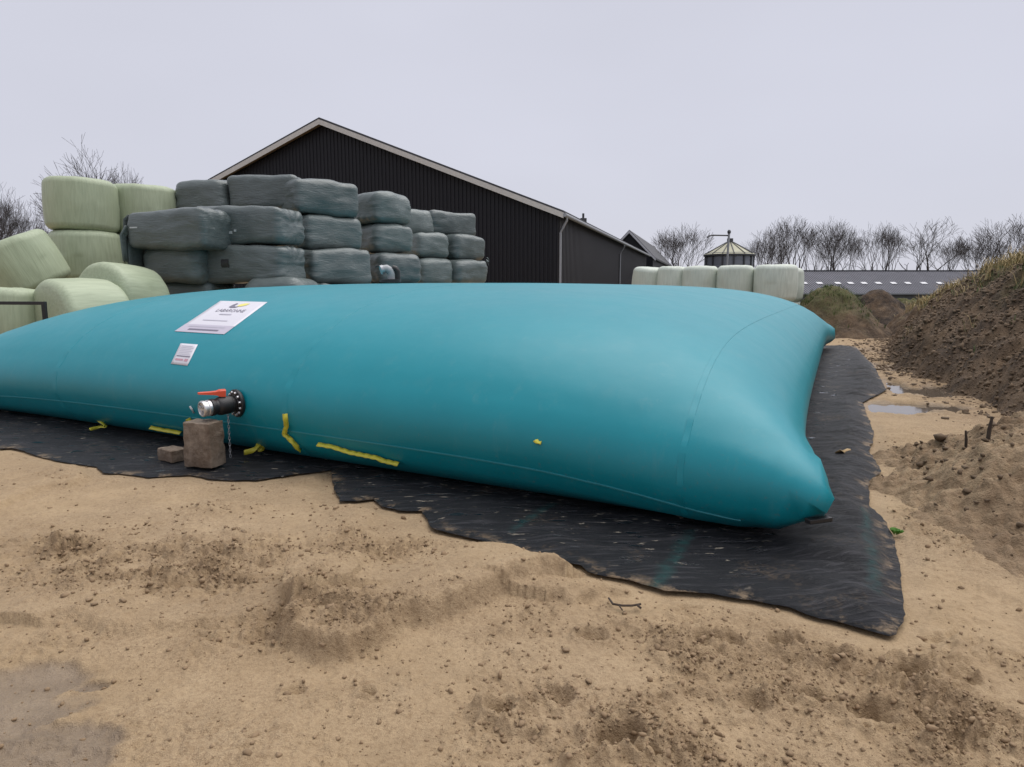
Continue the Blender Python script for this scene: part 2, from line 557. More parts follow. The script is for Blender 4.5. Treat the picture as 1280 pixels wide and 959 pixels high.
M = {
    'sand': mat_sand(),
    'mud': mat_mud('brown_soil', (0.034, 0.022, 0.014), (0.078, 0.052, 0.033), (0.150, 0.102, 0.066)),
    'mudheap': mat_mud('sandy_soil', (0.21, 0.143, 0.084), (0.35, 0.248, 0.150), (0.45, 0.330, 0.205)),
    'darkmud': mat_mud('dark_soil', (0.014, 0.010, 0.008), (0.030, 0.021, 0.016), (0.055, 0.040, 0.030)),
    'tank': mat_tank(),
    'seam': simple('teal_weld_strip', (0.004, 0.225, 0.262), 0.40, 0, 0.12),
    'seam_edge': simple('teal_edge_weld', (0.04, 0.26, 0.30), 0.5, 0, 0.12),
    'cloth': mat_cloth(),
    'dark_film': mat_dark_film(),
    'green': mat_green_film('green_bale_film', (0.345, 0.402, 0.268), (0.430, 0.482, 0.338)),
    'pale': mat_green_film('pale_green_bale_film', (0.53, 0.575, 0.495), (0.62, 0.66, 0.58)),
    'black_plastic': simple('black_plastic', (0.012, 0.012, 0.013), 0.45, 0, 0.3),
    'red_plastic': simple('red_plastic', (0.62, 0.075, 0.03), 0.4, 0, 0.1),
    'alu': simple('cast_aluminium', (0.62, 0.62, 0.63), 0.35, 0.85, 0.1, bump=0.1),
    'dull_metal': simple('dull_cast_metal', (0.34, 0.35, 0.36), 0.6, 0.15, 0.25, 14),
    'steel': simple('galvanised_steel', (0.42, 0.43, 0.45), 0.45, 0.7, 0.15),
    'zinc': simple('zinc_gutter', (0.30, 0.31, 0.33), 0.5, 0.3, 0.15),
    'white_print': simple('white_label_print', (0.64, 0.63, 0.68), 0.4, 0, 0.02),
    'grey_print': simple('grey_label_print', (0.50, 0.47, 0.55), 0.45, 0, 0.05),
    'ink': simple('dark_grey_ink', (0.16, 0.15, 0.20), 0.5, 0, 0.05),
    'pale_ink': simple('pale_grey_ink', (0.46, 0.45, 0.52), 0.5, 0, 0.05),
    'yellow_ink': simple('yellow_ink', (0.72, 0.66, 0.16), 0.5, 0, 0.05),
    'red_ink': simple('faded_red_ink', (0.55, 0.30, 0.36), 0.5, 0, 0.05),
    'yellow': simple('yellow_strap', (0.55, 0.50, 0.045), 0.45, 0, 0.25, 20),
    'block': mat_block(),
    'clad': mat_clad('black_cladding', (0.0055, 0.0055, 0.009), (0.010, 0.010, 0.014)),
    'clad_side': mat_clad('dark_brown_cladding', (0.014, 0.013, 0.015), (0.024, 0.022, 0.024)),
    'roof': simple('dark_roof_sheet', (0.045, 0.045, 0.050), 0.6, 0, 0.2, 1),
    'barge': simple('pale_bargeboard', (0.55, 0.53, 0.50), 0.6, 0, 0.15),
    'timber': simple('brown_timber', (0.16, 0.115, 0.08), 0.8, 0, 0.25),
    'bark': mat_bark('grey_bark', (0.050, 0.044, 0.040), (0.095, 0.085, 0.078)),
    'twig': mat_bark('brown_twigs', (0.062, 0.053, 0.051), (0.108, 0.094, 0.09)),
    'shed_roof': simple('grey_corrugated_roof', (0.105, 0.105, 0.125), 0.7, 0, 0.3, 0.7),
    'skylight': simple('white_skylight', (0.52, 0.52, 0.54), 0.4, 0, 0.05),
    'grey_wall': simple('grey_wall', (0.16, 0.16, 0.17), 0.8, 0, 0.15),
    'silo': simple('silo_steel', (0.20, 0.215, 0.25), 0.5, 0.3, 0.2, 2),
    'silo_roof': simple('silo_roof_sheet', (0.36, 0.35, 0.25), 0.6, 0.1, 0.25, 3),
    'silo_rib': simple('silo_rib', (0.06, 0.062, 0.07), 0.5, 0.3, 0.2),
    'rust': simple('rust_brown', (0.14, 0.065, 0.03), 0.8, 0, 0.4, 5),
    'rubber': simple('black_rubber', (0.015, 0.015, 0.016), 0.7, 0, 0.2),
    'red_brick': simple('red_brick', (0.17, 0.07, 0.05), 0.85, 0, 0.3, 4),
    'wood': simple('grey_brown_wood', (0.05, 0.035, 0.025), 0.9, 0, 0.4, 12, 0.4),
    'leaf': simple('dry_leaf', (0.36, 0.25, 0.12), 0.7, 0, 0.2),
    'weed': simple('green_weed', (0.09, 0.22, 0.03), 0.6, 0, 0.3, 20),
    'grass': simple('green_grass', (0.075, 0.105, 0.028), 0.8, 0, 0.4, 3),
    'straw': simple('dead_grass', (0.34, 0.26, 0.125), 0.85, 0, 0.35, 3),
    'clod': simple('soil_clods', (0.125, 0.084, 0.050), 0.9, 0, 0.5, 5, 0.5),
    'sandclod': simple('sand_clods', (0.25, 0.170, 0.098), 0.9, 0, 0.35, 5, 0.5),
}
tw = NT('puddle_water')
tw.bump(tw.noise(tw.coord(), 5, 3), 0.05, 0.01)
M['water'] = tw.set((0.10, 0.078, 0.058), 0.06, 0, 0.9)

# ------------------------------------------------------------------ survey of the site
E1 = np.array([-0.8805, 0.4741])         # along the tank's front edge, towards the left
E2 = np.array([0.4305, 0.9026])          # along the tank's side edge, away from the camera

CLOTH_A = [(-330, 505), (-160, 535), (-60, 552), (0, 562), (15, 561), (27, 564), (42, 569), (70, 576), (100, 581), (122, 584), (127, 592), (150, 592),
           (185, 597), (215, 595), (237, 594), (265, 600), (320, 601), (362, 595), (413, 588), (450, 592), (480, 596)]
CLOTH_B = [(417, 586), (414, 592), (417, 611), (425, 628), (444, 628), (466, 625), (478, 635), (500, 640), (528, 640), (535, 657), (545, 665),
           (585, 673), (630, 684), (666, 693), (693, 702), (724, 709), (735, 718), (769, 724), (803, 733), (831, 742), (870, 744),
           (890, 746), (924, 750), (940, 753), (960, 758), (990, 763), (1026, 776), (1056, 783), (1083, 790), (1113, 798), (1121, 796),
           (1130, 770), (1125, 716), (1120, 690), (1118, 679), (1108, 655), (1086, 634), (1086, 608), (1102, 590), (1086, 566),
           (1093, 545), (1078, 504), (1108, 489), (1093, 459), (1069, 434), (1053, 432)]
cA = [at(*p)[:2] for p in CLOTH_A]
cB = [at(*p)[:2] for p in CLOTH_B]
TIP = at(1033, 645, 0.29)
CORNER = TIP[:2].copy()
L1, L2 = 11.4, 16.6


def TP(u, v):
    return CORNER + u * E1 + v * E2


foot = [TP(0.4, 0.4), TP(L1 - 0.4, 0.4), TP(L1 - 0.4, L2 - 0.4), TP(0.4, L2 - 0.4)]
site = [TP(-1.2, -0.2)] + [TP(L1 + 1.5, -1.2), TP(L1 + 1.5, L2 + 1), TP(-0.8, L2 + 1)]
clothA_poly = cA + [TP(6.0, 1.5), TP(L1 + 0.9, 1.5), TP(L1 + 1.0, -0.4)]
clothB_poly = cB + [TP(1.2, L2 - 0.2), TP(1.2, 1.6), TP(6.5, 1.6)]

ROUGH = [  # pixel x, y, reach in metres along x and y, strength
    (230, 715, 0.95, 0.5, 1.5), (100, 690, 0.8, 0.45, 1.1), (450, 690, 0.55, 0.4, 1.1), (180, 800, 0.5, 0.2, 0.5), (410, 790, 0.34, 0.22, 1.5), (500, 775, 0.22, 0.10, 1.0), (590, 755, 0.3, 0.08, 0.7), (700, 790, 0.7, 0.4, 0.6), (300, 640, 0.8, 0.3, 0.4),
    (930, 850, 0.8, 0.5, 1.1), (760, 900, 0.6, 0.4, 1.0), (1100, 880, 0.7, 0.5, 1.1), (1000, 930, 0.8, 0.4, 1.1), (620, 900, 0.3, 0.25, 0.7),
    (1150, 650, 0.5, 0.5, 0.8), (1150, 760, 0.4, 0.3, 0.4), (1100, 560, 0.4, 1.0, 0.4), (1260, 880, 0.4, 0.5, 0.7), (840, 760, 0.5, 0.15, 0.4),
    (60, 600, 0.9, 0.15, 0.3)]
HOLES = [(975, 805, .05, .06), (1140, 845, .07, .07), (625, 892, .055, .06), (775, 925, .09, .07), (1090, 893, .07, .06), (1040, 820, .06, .035),
         (860, 760, .05, .03), (740, 795, .05, .03), (700, 870, .06, .035), (880, 795, .05, .04), (910, 800, .05, .04), (1200, 850, .05, .03),
         (222, 690, .06, .03), (460, 870, .03, .025), (370, 865, .04, .02), (1010, 870, .05, .035), (940, 880, .06, .035), (1170, 800, .06, .03)]
STEP = [at(*p)[:2] for p in [(700, 728), (672, 732), (655, 737), (600, 762), (573, 772), (523, 786), (470, 812), (440, 828), (400, 832), (360, 822), (345, 800), (352, 770)]]
STEP2 = [at(*p)[:2] for p in [(860, 735), (800, 742), (760, 748), (720, 756), (694, 752)]]
STEP3 = [at(*p)[:2] for p in [(130, 592), (110, 603), (85, 612), (50, 616), (22, 628)]]
STEP5 = [at(*p)[:2] for p in [(352, 778), (280, 790), (200, 798), (130, 796), (60, 785)]]
STEP4 = [at(*p)[:2] for p in [(470, 640), (478, 690), (455, 735)]]
WETS = [(30, 850, .32, .2), (60, 930, .3, .16), (20, 960, .4, .2), (-60, 900, .5, .4), (110, 855, .10, .05)]
PUDS = [(1118, 508, .55, .45), (1170, 508, .42, .32), (1098, 478, .35, 1.0), (1095, 455, .3, 1.2), (1096, 438, .35, 1.2), (1150, 488, .45, .5), (1200, 490, .3, .8)]
PUD_Z = -0.036


def pix_gauss(x, y, lst):
    s = np.zeros(np.shape(x))
    for px, py, rx, ry, a in lst:
        c = at(px, py)
        s = np.maximum(s, a * np.exp(-((x - c[0]) / rx) ** 2 - ((y - c[1]) / ry) ** 2))
    return s


def ground(x, y, detail=True):
    """height of the sand, with its rough and wet masks"""
    x, y = np.asarray(x, float), np.asarray(y, float)
    near = 1 - sstep(25, 45, np.hypot(x, y))
    dA, _ = poly_dist(x, y, clothA_poly, True)
    dB, _ = poly_dist(x, y, clothB_poly, True)
    under = inside(x, y, clothA_poly) | inside(x, y, clothB_poly) | inside(x, y, foot)
    dd = np.where(under, 0.0, np.minimum(dA, dB))
    free = sstep(0.0, 0.22, dd)
    rough = np.clip(pix_gauss(x, y, ROUGH), 0, 1.5) * free
    warp = fbm(x * 2, y * 2, 3.0, 3)
    rough = rough * np.clip(0.6 + 1.4 * warp, 0.08, 1.6)
    h = (0.040 * fbm(x * 0.55, y * 0.55, 1.0, 3) + 0.030 * fbm(x * 1.1 + y * 0.5, y * 1.6, 6.0, 3)) * free * near
    h = h + 0.012 * fbm(x * 2.2, y * 2.6, 2.0, 3) * free * near
    h = h - 0.014 * near * (1 - free)
    if detail:
        xr, yr = x * 0.9 + y * 0.35, y * 1.25 - x * 0.35
        h = h + rough * (0.055 * billow(xr * 4.0, yr * 4.0, 5.0) + 0.060 * billow(xr * 9, yr * 9, 7.0) + 0.045 * billow(xr * 18, yr * 18, 2.0) + 0.022 * billow(xr * 35, yr * 35, 2.0) - 0.035)
        h = h + free * near * (0.014 * billow(xr * 7, yr * 7, 8.0) + 0.013 * billow(xr * 17, yr * 17, 9.0) + 0.006 * billow(xr * 34, yr * 34, 9.0)) * (0.25 + sstep(-0.3, 0.5, warp + 0.3 * perlin(x * 0.8, y * 0.8, 5.0)))
        h = h + free * near * 0.0035 * fbm(x * 16, y * 16, 4.0, 3)
    # dug edge with the higher sand behind it
    jit = 0.07 * fbm(x * 4.5, y * 4.5, 9.0, 4, 0.5)
    for line, hh, wd, reach in ((STEP, 0.115, 0.075, 0.9), (STEP2, 0.06, 0.06, 0.5), (STEP3, 0.04, 0.07, 0.8), (STEP4, 0.03, 0.08, 0.5), (STEP5, 0.05, 0.09, 0.7)):
        d, s = poly_dist(x, y, line)
        sd_ = -d * s + jit
        h = h + hh * free * sstep(-0.005, wd, sd_) * (1 - sstep(reach * 0.35, reach, d))
    for px, py, r, dp in HOLES:
        c = at(px, py)
        dx, dy = (x - c[0]), (y - c[1])
        q = np.hypot(dx * 0.9, dy * 1.1) / r * (1.15 + 0.9 * perlin(x * 11, y * 11, px * .1) + 0.5 * perlin(x * 25, y * 25, px * .1))
        h = h + 1.35 * free * dp * (-np.exp(-q ** 2 * 1.2) * 1.15 + 0.45 * np.exp(-((q - 1.6) / 0.5) ** 2))
    pud = np.zeros(np.shape(x))
    for px, py, rx, ry in PUDS:
        c = at(px, py)
        pud = np.maximum(pud, np.exp(-((x - c[0]) / rx) ** 2 - ((y - c[1]) / ry) ** 2))
    h = h - free * 0.10 * sstep(0.12, 0.6, pud + 0.5 * fbm(x * 2.6, y * 2.0, 11.0, 5))* (pud > 0.02)
    wet = np.zeros(np.shape(x))
    for px, py, rx, ry in WETS:
        c = at(px, py)
        wet = np.maximum(wet, np.exp(-((x - c[0]) / rx) ** 2 - ((y - c[1]) / ry) ** 2))
    wet = sstep(0.42, 0.62, wet + 0.22 * fbm(x * 5, y * 7, 13.0, 3))
    wet = np.maximum(wet, 0.7 * sstep(0.12, 0.55, pud + 0.2 * fbm(x * 3, y * 3, 2.0, 3)))
    wet = np.maximum(wet, 0.5 * (1 - sstep(0.0, 0.16, dd)) * free)
    h = h - 0.02 * wet * free * (y < 4)
    return h, rough, wet


# ------------------------------------------------------------------ ground
def build_ground():
    az = np.concatenate([np.linspace(-180, -50, 70, endpoint=False), np.linspace(-50, 50, 900, endpoint=False), np.linspace(50, 180, 71)])
    az = np.radians(az)
    rr = np.concatenate([[0.02, 0.4, 0.9], np.geomspace(1.45, 30, 720), np.geomspace(31, 3500, 60)])
    A, Rr = np.meshgrid(az, rr, indexing='ij')
    x, y = np.sin(A) * Rr, np.cos(A) * Rr
    h, rough, wet = ground(x, y)
    far = sstep(28, 45, np.hypot(x, y))
    h = h - 1.2 * sstep(32, 65, y) * far
    verts = np.stack([x, y, h], -1).reshape(-1, 3)
    mud = np.clip(rough * 0.62, 0, 1)  # darker wet soil in rough sand, with crevice shade put into the colour
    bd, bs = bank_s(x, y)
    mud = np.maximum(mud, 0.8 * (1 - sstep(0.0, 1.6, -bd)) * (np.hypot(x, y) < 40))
    f = grid_faces(len(az), len(rr))[:, ::-1]
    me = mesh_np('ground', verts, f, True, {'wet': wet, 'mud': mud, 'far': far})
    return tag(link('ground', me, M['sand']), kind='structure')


TOE = [(5.2, 4.4), (6.3, 7.6), (7.1, 10.6), (8.6, 15.4), (11.9, 21.4), (14.6, 26.5), (19, 34)]


def bank_s(x, y):
    d, s = poly_dist(x, y, TOE)
    return -d * s, s


build_ground()

# puddle beside the cloth
def build_puddle():
    c = at(1140, 495)
    n = 72
    pts = []
    for k in range(n):
        a = k * 2 * math.pi / n
        r = 1.0 + 0.25 * math.sin(3 * a + 1) + 0.12 * math.sin(7 * a)
        pts.append((c[0] + 1.9 * r * math.cos(a), c[1] + 3.2 * r * math.sin(a), PUD_Z))
    mb = MB()
    mb.poly(pts)
    o = mb.build('puddle', M['water'])
    tag(o, kind='structure')


build_puddle()


# soil bank on the right, sandy heap in front of it
def heap_mesh(name, fn, x0, x1, y0, y1, nx, ny):
    x, y = np.meshgrid(np.linspace(x0, x1, nx), np.linspace(y0, y1, ny), indexing='ij')
    z, green = fn(x, y)
    return mesh_np(name, np.stack([x, y, z], -1).reshape(-1, 3), grid_faces(nx, ny), True, {'green': green}), z


def bank_h(x, y):
    s, _ = bank_s(x, y)
    s = s + 0.45 * fbm(x * 0.7, y * 0.7, 21.0, 3)
    top = np.interp(y, [8, 14, 20, 25, 30], [2.95, 2.95, 2.4, 1.55, 1.1]) + 0.25 * fbm(x * 0.35, y * 0.35, 22.0, 2)
    k = np.interp(y, [5, 10, 16, 24], [2.6, 2.3, 1.8, 1.3])
    sp = np.maximum(s, 0)
    z = top * (1 - np.exp(-(sp / k) ** 1.15)) - 0.35 * sstep(0.2, -0.9, s)
    clump = ridged(x * 0.9, y * 0.9, 23.0, 3)
    amt = sstep(-0.4, 0.6, s)
    z = z + amt * (0.13 * fbm(x * 1.3, y * 1.3, 24.0, 4) + 0.05 * clump * 0.6 + 0.20 * billow(x * 2.3, y * 2.3, 25.0) + 0.11 * billow(x * 5.5, y * 5.5, 27.0) + 0.055 * billow(x * 12, y * 12, 28.0) - 0.10)
    green = sstep(0.7, 2.0, sp / k + 0.9 * fbm(x * 0.9, y * 0.9, 26.0, 3) + 0.35 * sstep(16, 24, y))
    return z, green


# finer grid where the bank is near
me_bank, _ = heap_mesh('dirt_bank', bank_h, 4.2, 24, 3.6, 36, 420, 620)
tag(link('dirt_bank', me_bank, M['mud']), kind='structure')


def heap_near(x, y):
    cx, cy = 4.75, 5.0
    a = R(24)
    u = (x - cx) * math.cos(a) - (y - cy) * math.sin(a)
    v = (x - cx) * math.sin(a) + (y - cy) * math.cos(a)
    q = np.hypot(u / 1.85, v / 2.5) + 0.16 * fbm(x * 1.1, y * 1.1, 31.0, 3)
    z = 0.66 * (1 - sstep(0.15, 1.05, q)) - 0.12 * sstep(0.9, 1.15, q)
    amt = 1 - sstep(0.8, 1.1, q)
    z = z + amt * (0.09 * fbm(x * 2.2, y * 2.2, 32.0, 3) + 0.09 * billow(x * 4, y * 4, 33.0) + 0.065 * billow(x * 9, y * 9, 34.0) + 0.035 * billow(x * 19, y * 19, 3.0) - 0.06)
    return z, np.zeros_like(x)


me_heap, _ = heap_mesh('sand_heap', heap_near, 2.2, 8.0, 1.8, 8.3, 340, 380)
heap_o = tag(link('sand_heap', me_heap, M['mudheap']),
             'low lumpy heap of sandy soil with two stub stakes before the tall bank', 'soil heap')


def heap_dark(x, y):
    cx, cy = at(1106, 408)[:2]
    q = np.hypot((x - cx) / 2.1, (y - cy - 0.8) / 2.0) + 0.12 * fbm(x * 1.0, y * 1.0, 41.0, 3)
    z = 1.5 * (1 - sstep(0.0, 1.1, q)) - 0.2 * sstep(0.9, 1.2, q)
    z = z + (1 - sstep(0.9, 1.1, q)) * (0.06 * ridged(x * 3, y * 3, 42.0, 3))
    return z, np.zeros_like(x)


cxd, cyd = at(1106, 408)[:2]
me_d, _ = heap_mesh('soil_heap', heap_dark, cxd - 3, cxd + 3, cyd - 2.4, cyd + 4, 110, 110)
tag(link('soil_heap', me_d, M['darkmud']), 'dark brown soil heap closing the sandy path before the long low shed', 'soil heap')

cxg, cyg = at_y(1036, 400, 24.5)[:2]


def heap_green(x, y):
    q = np.hypot((x - cxg) / 2.0, (y - cyg) / 2.4) + 0.12 * fbm(x * 1.1, y * 1.1, 51.0, 3)
    z = 1.62 * (1 - sstep(0.05, 1.1, q)) - 0.2 * sstep(0.9, 1.2, q)
    z = z + (1 - sstep(0.9, 1.1, q)) * (0.07 * ridged(x * 3, y * 3, 52.0, 3))
    green = sstep(0.9, 0.2, q + 0.3 * fbm(x * 2, y * 2, 53.0, 3))
    return z, green


me_g, _ = heap_mesh('soil_mound', heap_green, cxg - 2.9, cxg + 2.9, cyg - 3, cyg + 3, 110, 110)
tag(link('soil_mound', me_g, M['mud']), 'grass-grown brown soil mound just beyond the tank corner and pale bales', 'soil mound')


def scatter_grass(name, mat, pts, hmin, hmax, wid, per=5):
    """tufts of bent blades at the given points"""
    V, F = [], []
    rg = np.random.default_rng(len(pts))
    for p in pts:
        for k in range(per):
            a = rg.uniform(0, 6.283)
            lean = rg.uniform(0.15, 0.8)
            hh = rg.uniform(hmin, hmax)
            b = np.array([p[0] + rg.normal() * 0.05, p[1] + rg.normal() * 0.05, p[2] - 0.02])
            d = np.array([math.cos(a), math.sin(a), 0])
            n = np.array([-d[1], d[0], 0]) * wid
            m1 = b + d * hh * lean * 0.4 + np.array([0, 0, hh * 0.6])
            m2 = b + d * hh * lean * 1.1 + np.array([0, 0, hh * (1.0 - 0.35 * lean)])
            i = len(V)
            V += [b - n, b + n, m1 + n * 0.8, m1 - n * 0.8, m2]
            F += [(i, i + 1, i + 2), (i, i + 2, i + 3), (i + 3, i + 2, i + 4)]
    o = link(name, mesh_np(name, V, F, False), mat)
    return tag(o, kind='stuff')


def bank_points(n, fn, x0, x1, y0, y1, thr, seed):
    rg = np.random.default_rng(seed)
    x, y = rg.uniform(x0, x1, n), rg.uniform(y0, y1, n)
    z, g = fn(x, y)
    keep = (g + 0.25 * rg.normal(size=n) > thr) & (z > 0.25) & (np.abs(x) < 0.85 * y + 0.5)
    return np.stack([x, y, z], 1)[keep]


bp = bank_points(26000, bank_h, 6, 22, 7, 34, 0.5, 1)
scatter_grass('dead_grass', M['straw'], bp[::2], 0.16, 0.50, 0.011, 6)
scatter_grass('green_grass', M['grass'], np.concatenate([bp[1::2], bank_points(900, heap_green, cxg - 2.2, cxg + 2.2, cyg - 2.6, cyg + 2.6, 0.4, 2)]), 0.06, 0.20, 0.008, 6)


def clods(name, mat, pts, sizes):
    """small crumbs of soil lying on the ground"""
    base = bmesh.new()
    bmesh.ops.create_icosphere(base, subdivisions=1, radius=1)
    bv = np.array([v.co[:] for v in base.verts])
    base.verts.ensure_lookup_table()
    bf = np.array([[v.index for v in f.verts] for f in base.faces])
    base.free()
    rg = np.random.default_rng(5)
    n = len(pts)
    jit = 1 + 0.28 * rg.normal(size=(n, len(bv), 1))
    a = rg.uniform(0, 6.28, n)
    c, s = np.cos(a), np.sin(a)
    v = bv[None] * jit * rg.uniform(0.6, 1.3, (n, 1, 3)) * np.array([1, 1, 0.75])
    v = np.stack([v[..., 0] * c[:, None] - v[..., 1] * s[:, None], v[..., 0] * s[:, None] + v[..., 1] * c[:, None], v[..., 2]], -1)
    v = v * np.asarray(sizes)[:, None, None] + np.asarray(pts)[:, None]
    f = bf[None] + (np.arange(n) * len(bv))[:, None, None]
    return tag(link(name, mesh_np(name, v.reshape(-1, 3), f.reshape(-1, 3), True), mat), kind='stuff')


def ground_clods():
    rg = np.random.default_rng(11)
    n = 240000
    az, r = rg.uniform(-0.72, 0.72, n), np.exp(rg.uniform(math.log(1.7), math.log(9), n))
    x, y = np.sin(az) * r, np.cos(az) * r
    h, rough, wet = ground(x, y)
    cov = inside(x, y, clothA_poly) | inside(x, y, clothB_poly) | inside(x, y, foot)
    keep = (~cov) & (rg.uniform(size=n) < 0.012 + 0.34 * np.clip(rough, 0, 1.2) ** 1.4)
    x, y, h = x[keep], y[keep], h[keep]
    sz = np.exp(rg.normal(math.log(0.0042), 0.55, len(x))) * (0.7 + 0.12 * np.hypot(x, y))
    clods('sand_clods', M['sandclod'], np.stack([x, y, h + sz * 0.25], 1), np.minimum(sz, 0.017))
    # darker crumbs along the foot and face of the banks
    n = 60000
    x, y = rg.uniform(2.4, 14, n), rg.uniform(2.3, 22, n)
    zb, g = bank_h(x, y)
    zh, _ = heap_near(x, y)
    zg, _, _ = ground(x, y, False)
    s, _ = bank_s(x, y)
    z = np.maximum(np.maximum(zb, np.where((x < 8) & (y < 8.3) & (x > 2.2), zh, -9)), zg)
    dens = np.exp(-np.maximum(-s, 0) / 0.35) * (1 - 0.9 * g)
    dens = np.maximum(dens, 0.30 * ((zh > 0.05) & (x < 8) & (y < 8.3)))
    cov = inside(x, y, clothB_poly) | inside(x, y, foot)
    keep = (~cov) & (rg.uniform(size=n) < dens) & (np.abs(x) < 0.85 * y + 0.4)
    x, y, z = x[keep], y[keep], z[keep]
    sz = np.exp(rg.normal(math.log(0.016), 0.5, len(x)))
    clods('soil_clods', M['clod'], np.stack([x, y, z + sz * 0.2], 1), np.minimum(sz * (0.6 + 0.045 * y), 0.055))


ground_clods()


# ------------------------------------------------------------------ ground cloth
def wrinkle(x, y):
    u = (x - CORNER[0]) * E1[0] + (y - CORNER[1]) * E1[1]
    v = (x - CORNER[0]) * E2[0] + (y - CORNER[1]) * E2[1]
    side = sstep(0.5, -0.2, u)
    w = 0.022 * np.clip(ridged(u * 0.9, v * 4.5, 61.0, 3), 0, 2) * (0.35 + 1.5 * side)
    w = w + 0.024 * side * np.clip(ridged(u * 1.6, v * 9.0, 63.0, 2), 0, 2)
    w = w + 0.045 * np.clip(ridged(u * 0.8 + v * 0.5, v * 1.3 - u * 0.3, 62.0, 2) - 1.0, 0, 2)
    return w


def build_cloth(name, poly, label, lift, stripes):
    pts = []
    n = len(poly)
    rg = np.random.default_rng(len(poly))
    for i in range(n):
        a, b = np.array(poly[i]), np.array(poly[(i + 1) % n])
        L = np.hypot(*(b - a))
        k = max(1, int(L / 0.05))
        for j in range(k):
            p = a + (b - a) * j / k
            p = p + 0.022 * np.array([float(fbm(p[0] * 6.1, p[1] * 6.1, 71.0, 4, 0.65)), float(fbm(p[0] * 6.1, p[1] * 6.1, 75.0, 4, 0.65))])
            pts.append(p)
    P = np.array(pts)
    x0, y0 = P.min(0); x1, y1 = P.max(0)
    step = 0.036
    gx, gy = np.meshgrid(np.arange(x0, x1, step), np.arange(y0, y1, step), indexing='ij')
    gx, gy = gx.ravel() + 0.01 * rg.normal(size=gx.size), gy.ravel() + 0.01 * rg.normal(size=gy.size)
    keep = inside(gx, gy, pts)
    gx, gy = gx[keep], gy[keep]
    d, _ = poly_dist(gx, gy, poly, True)
    k2 = d > 0.02
    gx, gy = gx[k2], gy[k2]
    allp = [Vector(p) for p in np.concatenate([P, np.stack([gx, gy], 1)])]
    edges = [(i, (i + 1) % len(P)) for i in range(len(P))]
    r = delaunay_2d_cdt(allp, edges, [list(range(len(P)))], 1, 1e-6)
    V = np.array([p[:] for p in r[0]])
    F = np.array(r[2])
    x, y = V[:, 0], V[:, 1]
    dd, _ = poly_dist(x, y, poly, True)
    h, _, _ = ground(x, y, False)
    uf = inside(x, y, [TP(0.6, 0.6), TP(L1 - 0.6, 0.6), TP(L1 - 0.6, L2 - 0.6), TP(0.6, L2 - 0.6)])
    z = np.maximum(h, -0.02) + lift + wrinkle(x, y) * np.where(uf, 0.0, 1.0) * sstep(-0.03, 0.25, dd) + 0.02 * np.clip(fbm(x * 1.7, y * 1.7, 64.0, 2), 0, 1) * np.exp(-(dd / 0.09) ** 2)
    st = np.zeros(len(x))
    for a, b, w in stripes:
        a, b = at(*a)[:2], at(*b)[:2]
        ds, _ = poly_dist(x, y, [a, b])
        st = np.maximum(st, 1 - sstep(w * 0.6, w, ds))
    v = (x - CORNER[0]) * E2[0] + (y - CORNER[1]) * E2[1]
    u = (x - CORNER[0]) * E1[0] + (y - CORNER[1]) * E1[1]
    pud = (sstep(-0.95, -0.2, v) * (u > 0.3)).astype(float)
    me = mesh_np(name, np.stack([x, y, z], 1), F, True, {'stripe': st, 'puddled': pud, 'rim': 1 - sstep(0.015, 0.13, dd)})
    o = link(name, me, M['cloth'])
    sol = o.modifiers.new('thickness', 'SOLIDIFY')
    sol.thickness = 0.002
    sol.offset = 1
    return tag(o, label, 'ground cloth')


build_cloth('ground_cloth', clothA_poly, 'black woven ground cloth strip under the concrete blocks and outlet valve', 0.012, [])
build_cloth('ground_cloth', clothB_poly, 'black woven ground cloth with teal marker stripes, wrapping the near tank corner', 0.021,
            [((640, 668), (690, 632), 0.035), ((822, 736), (862, 668), 0.045), ((1094, 752), (1080, 640), 0.035)])


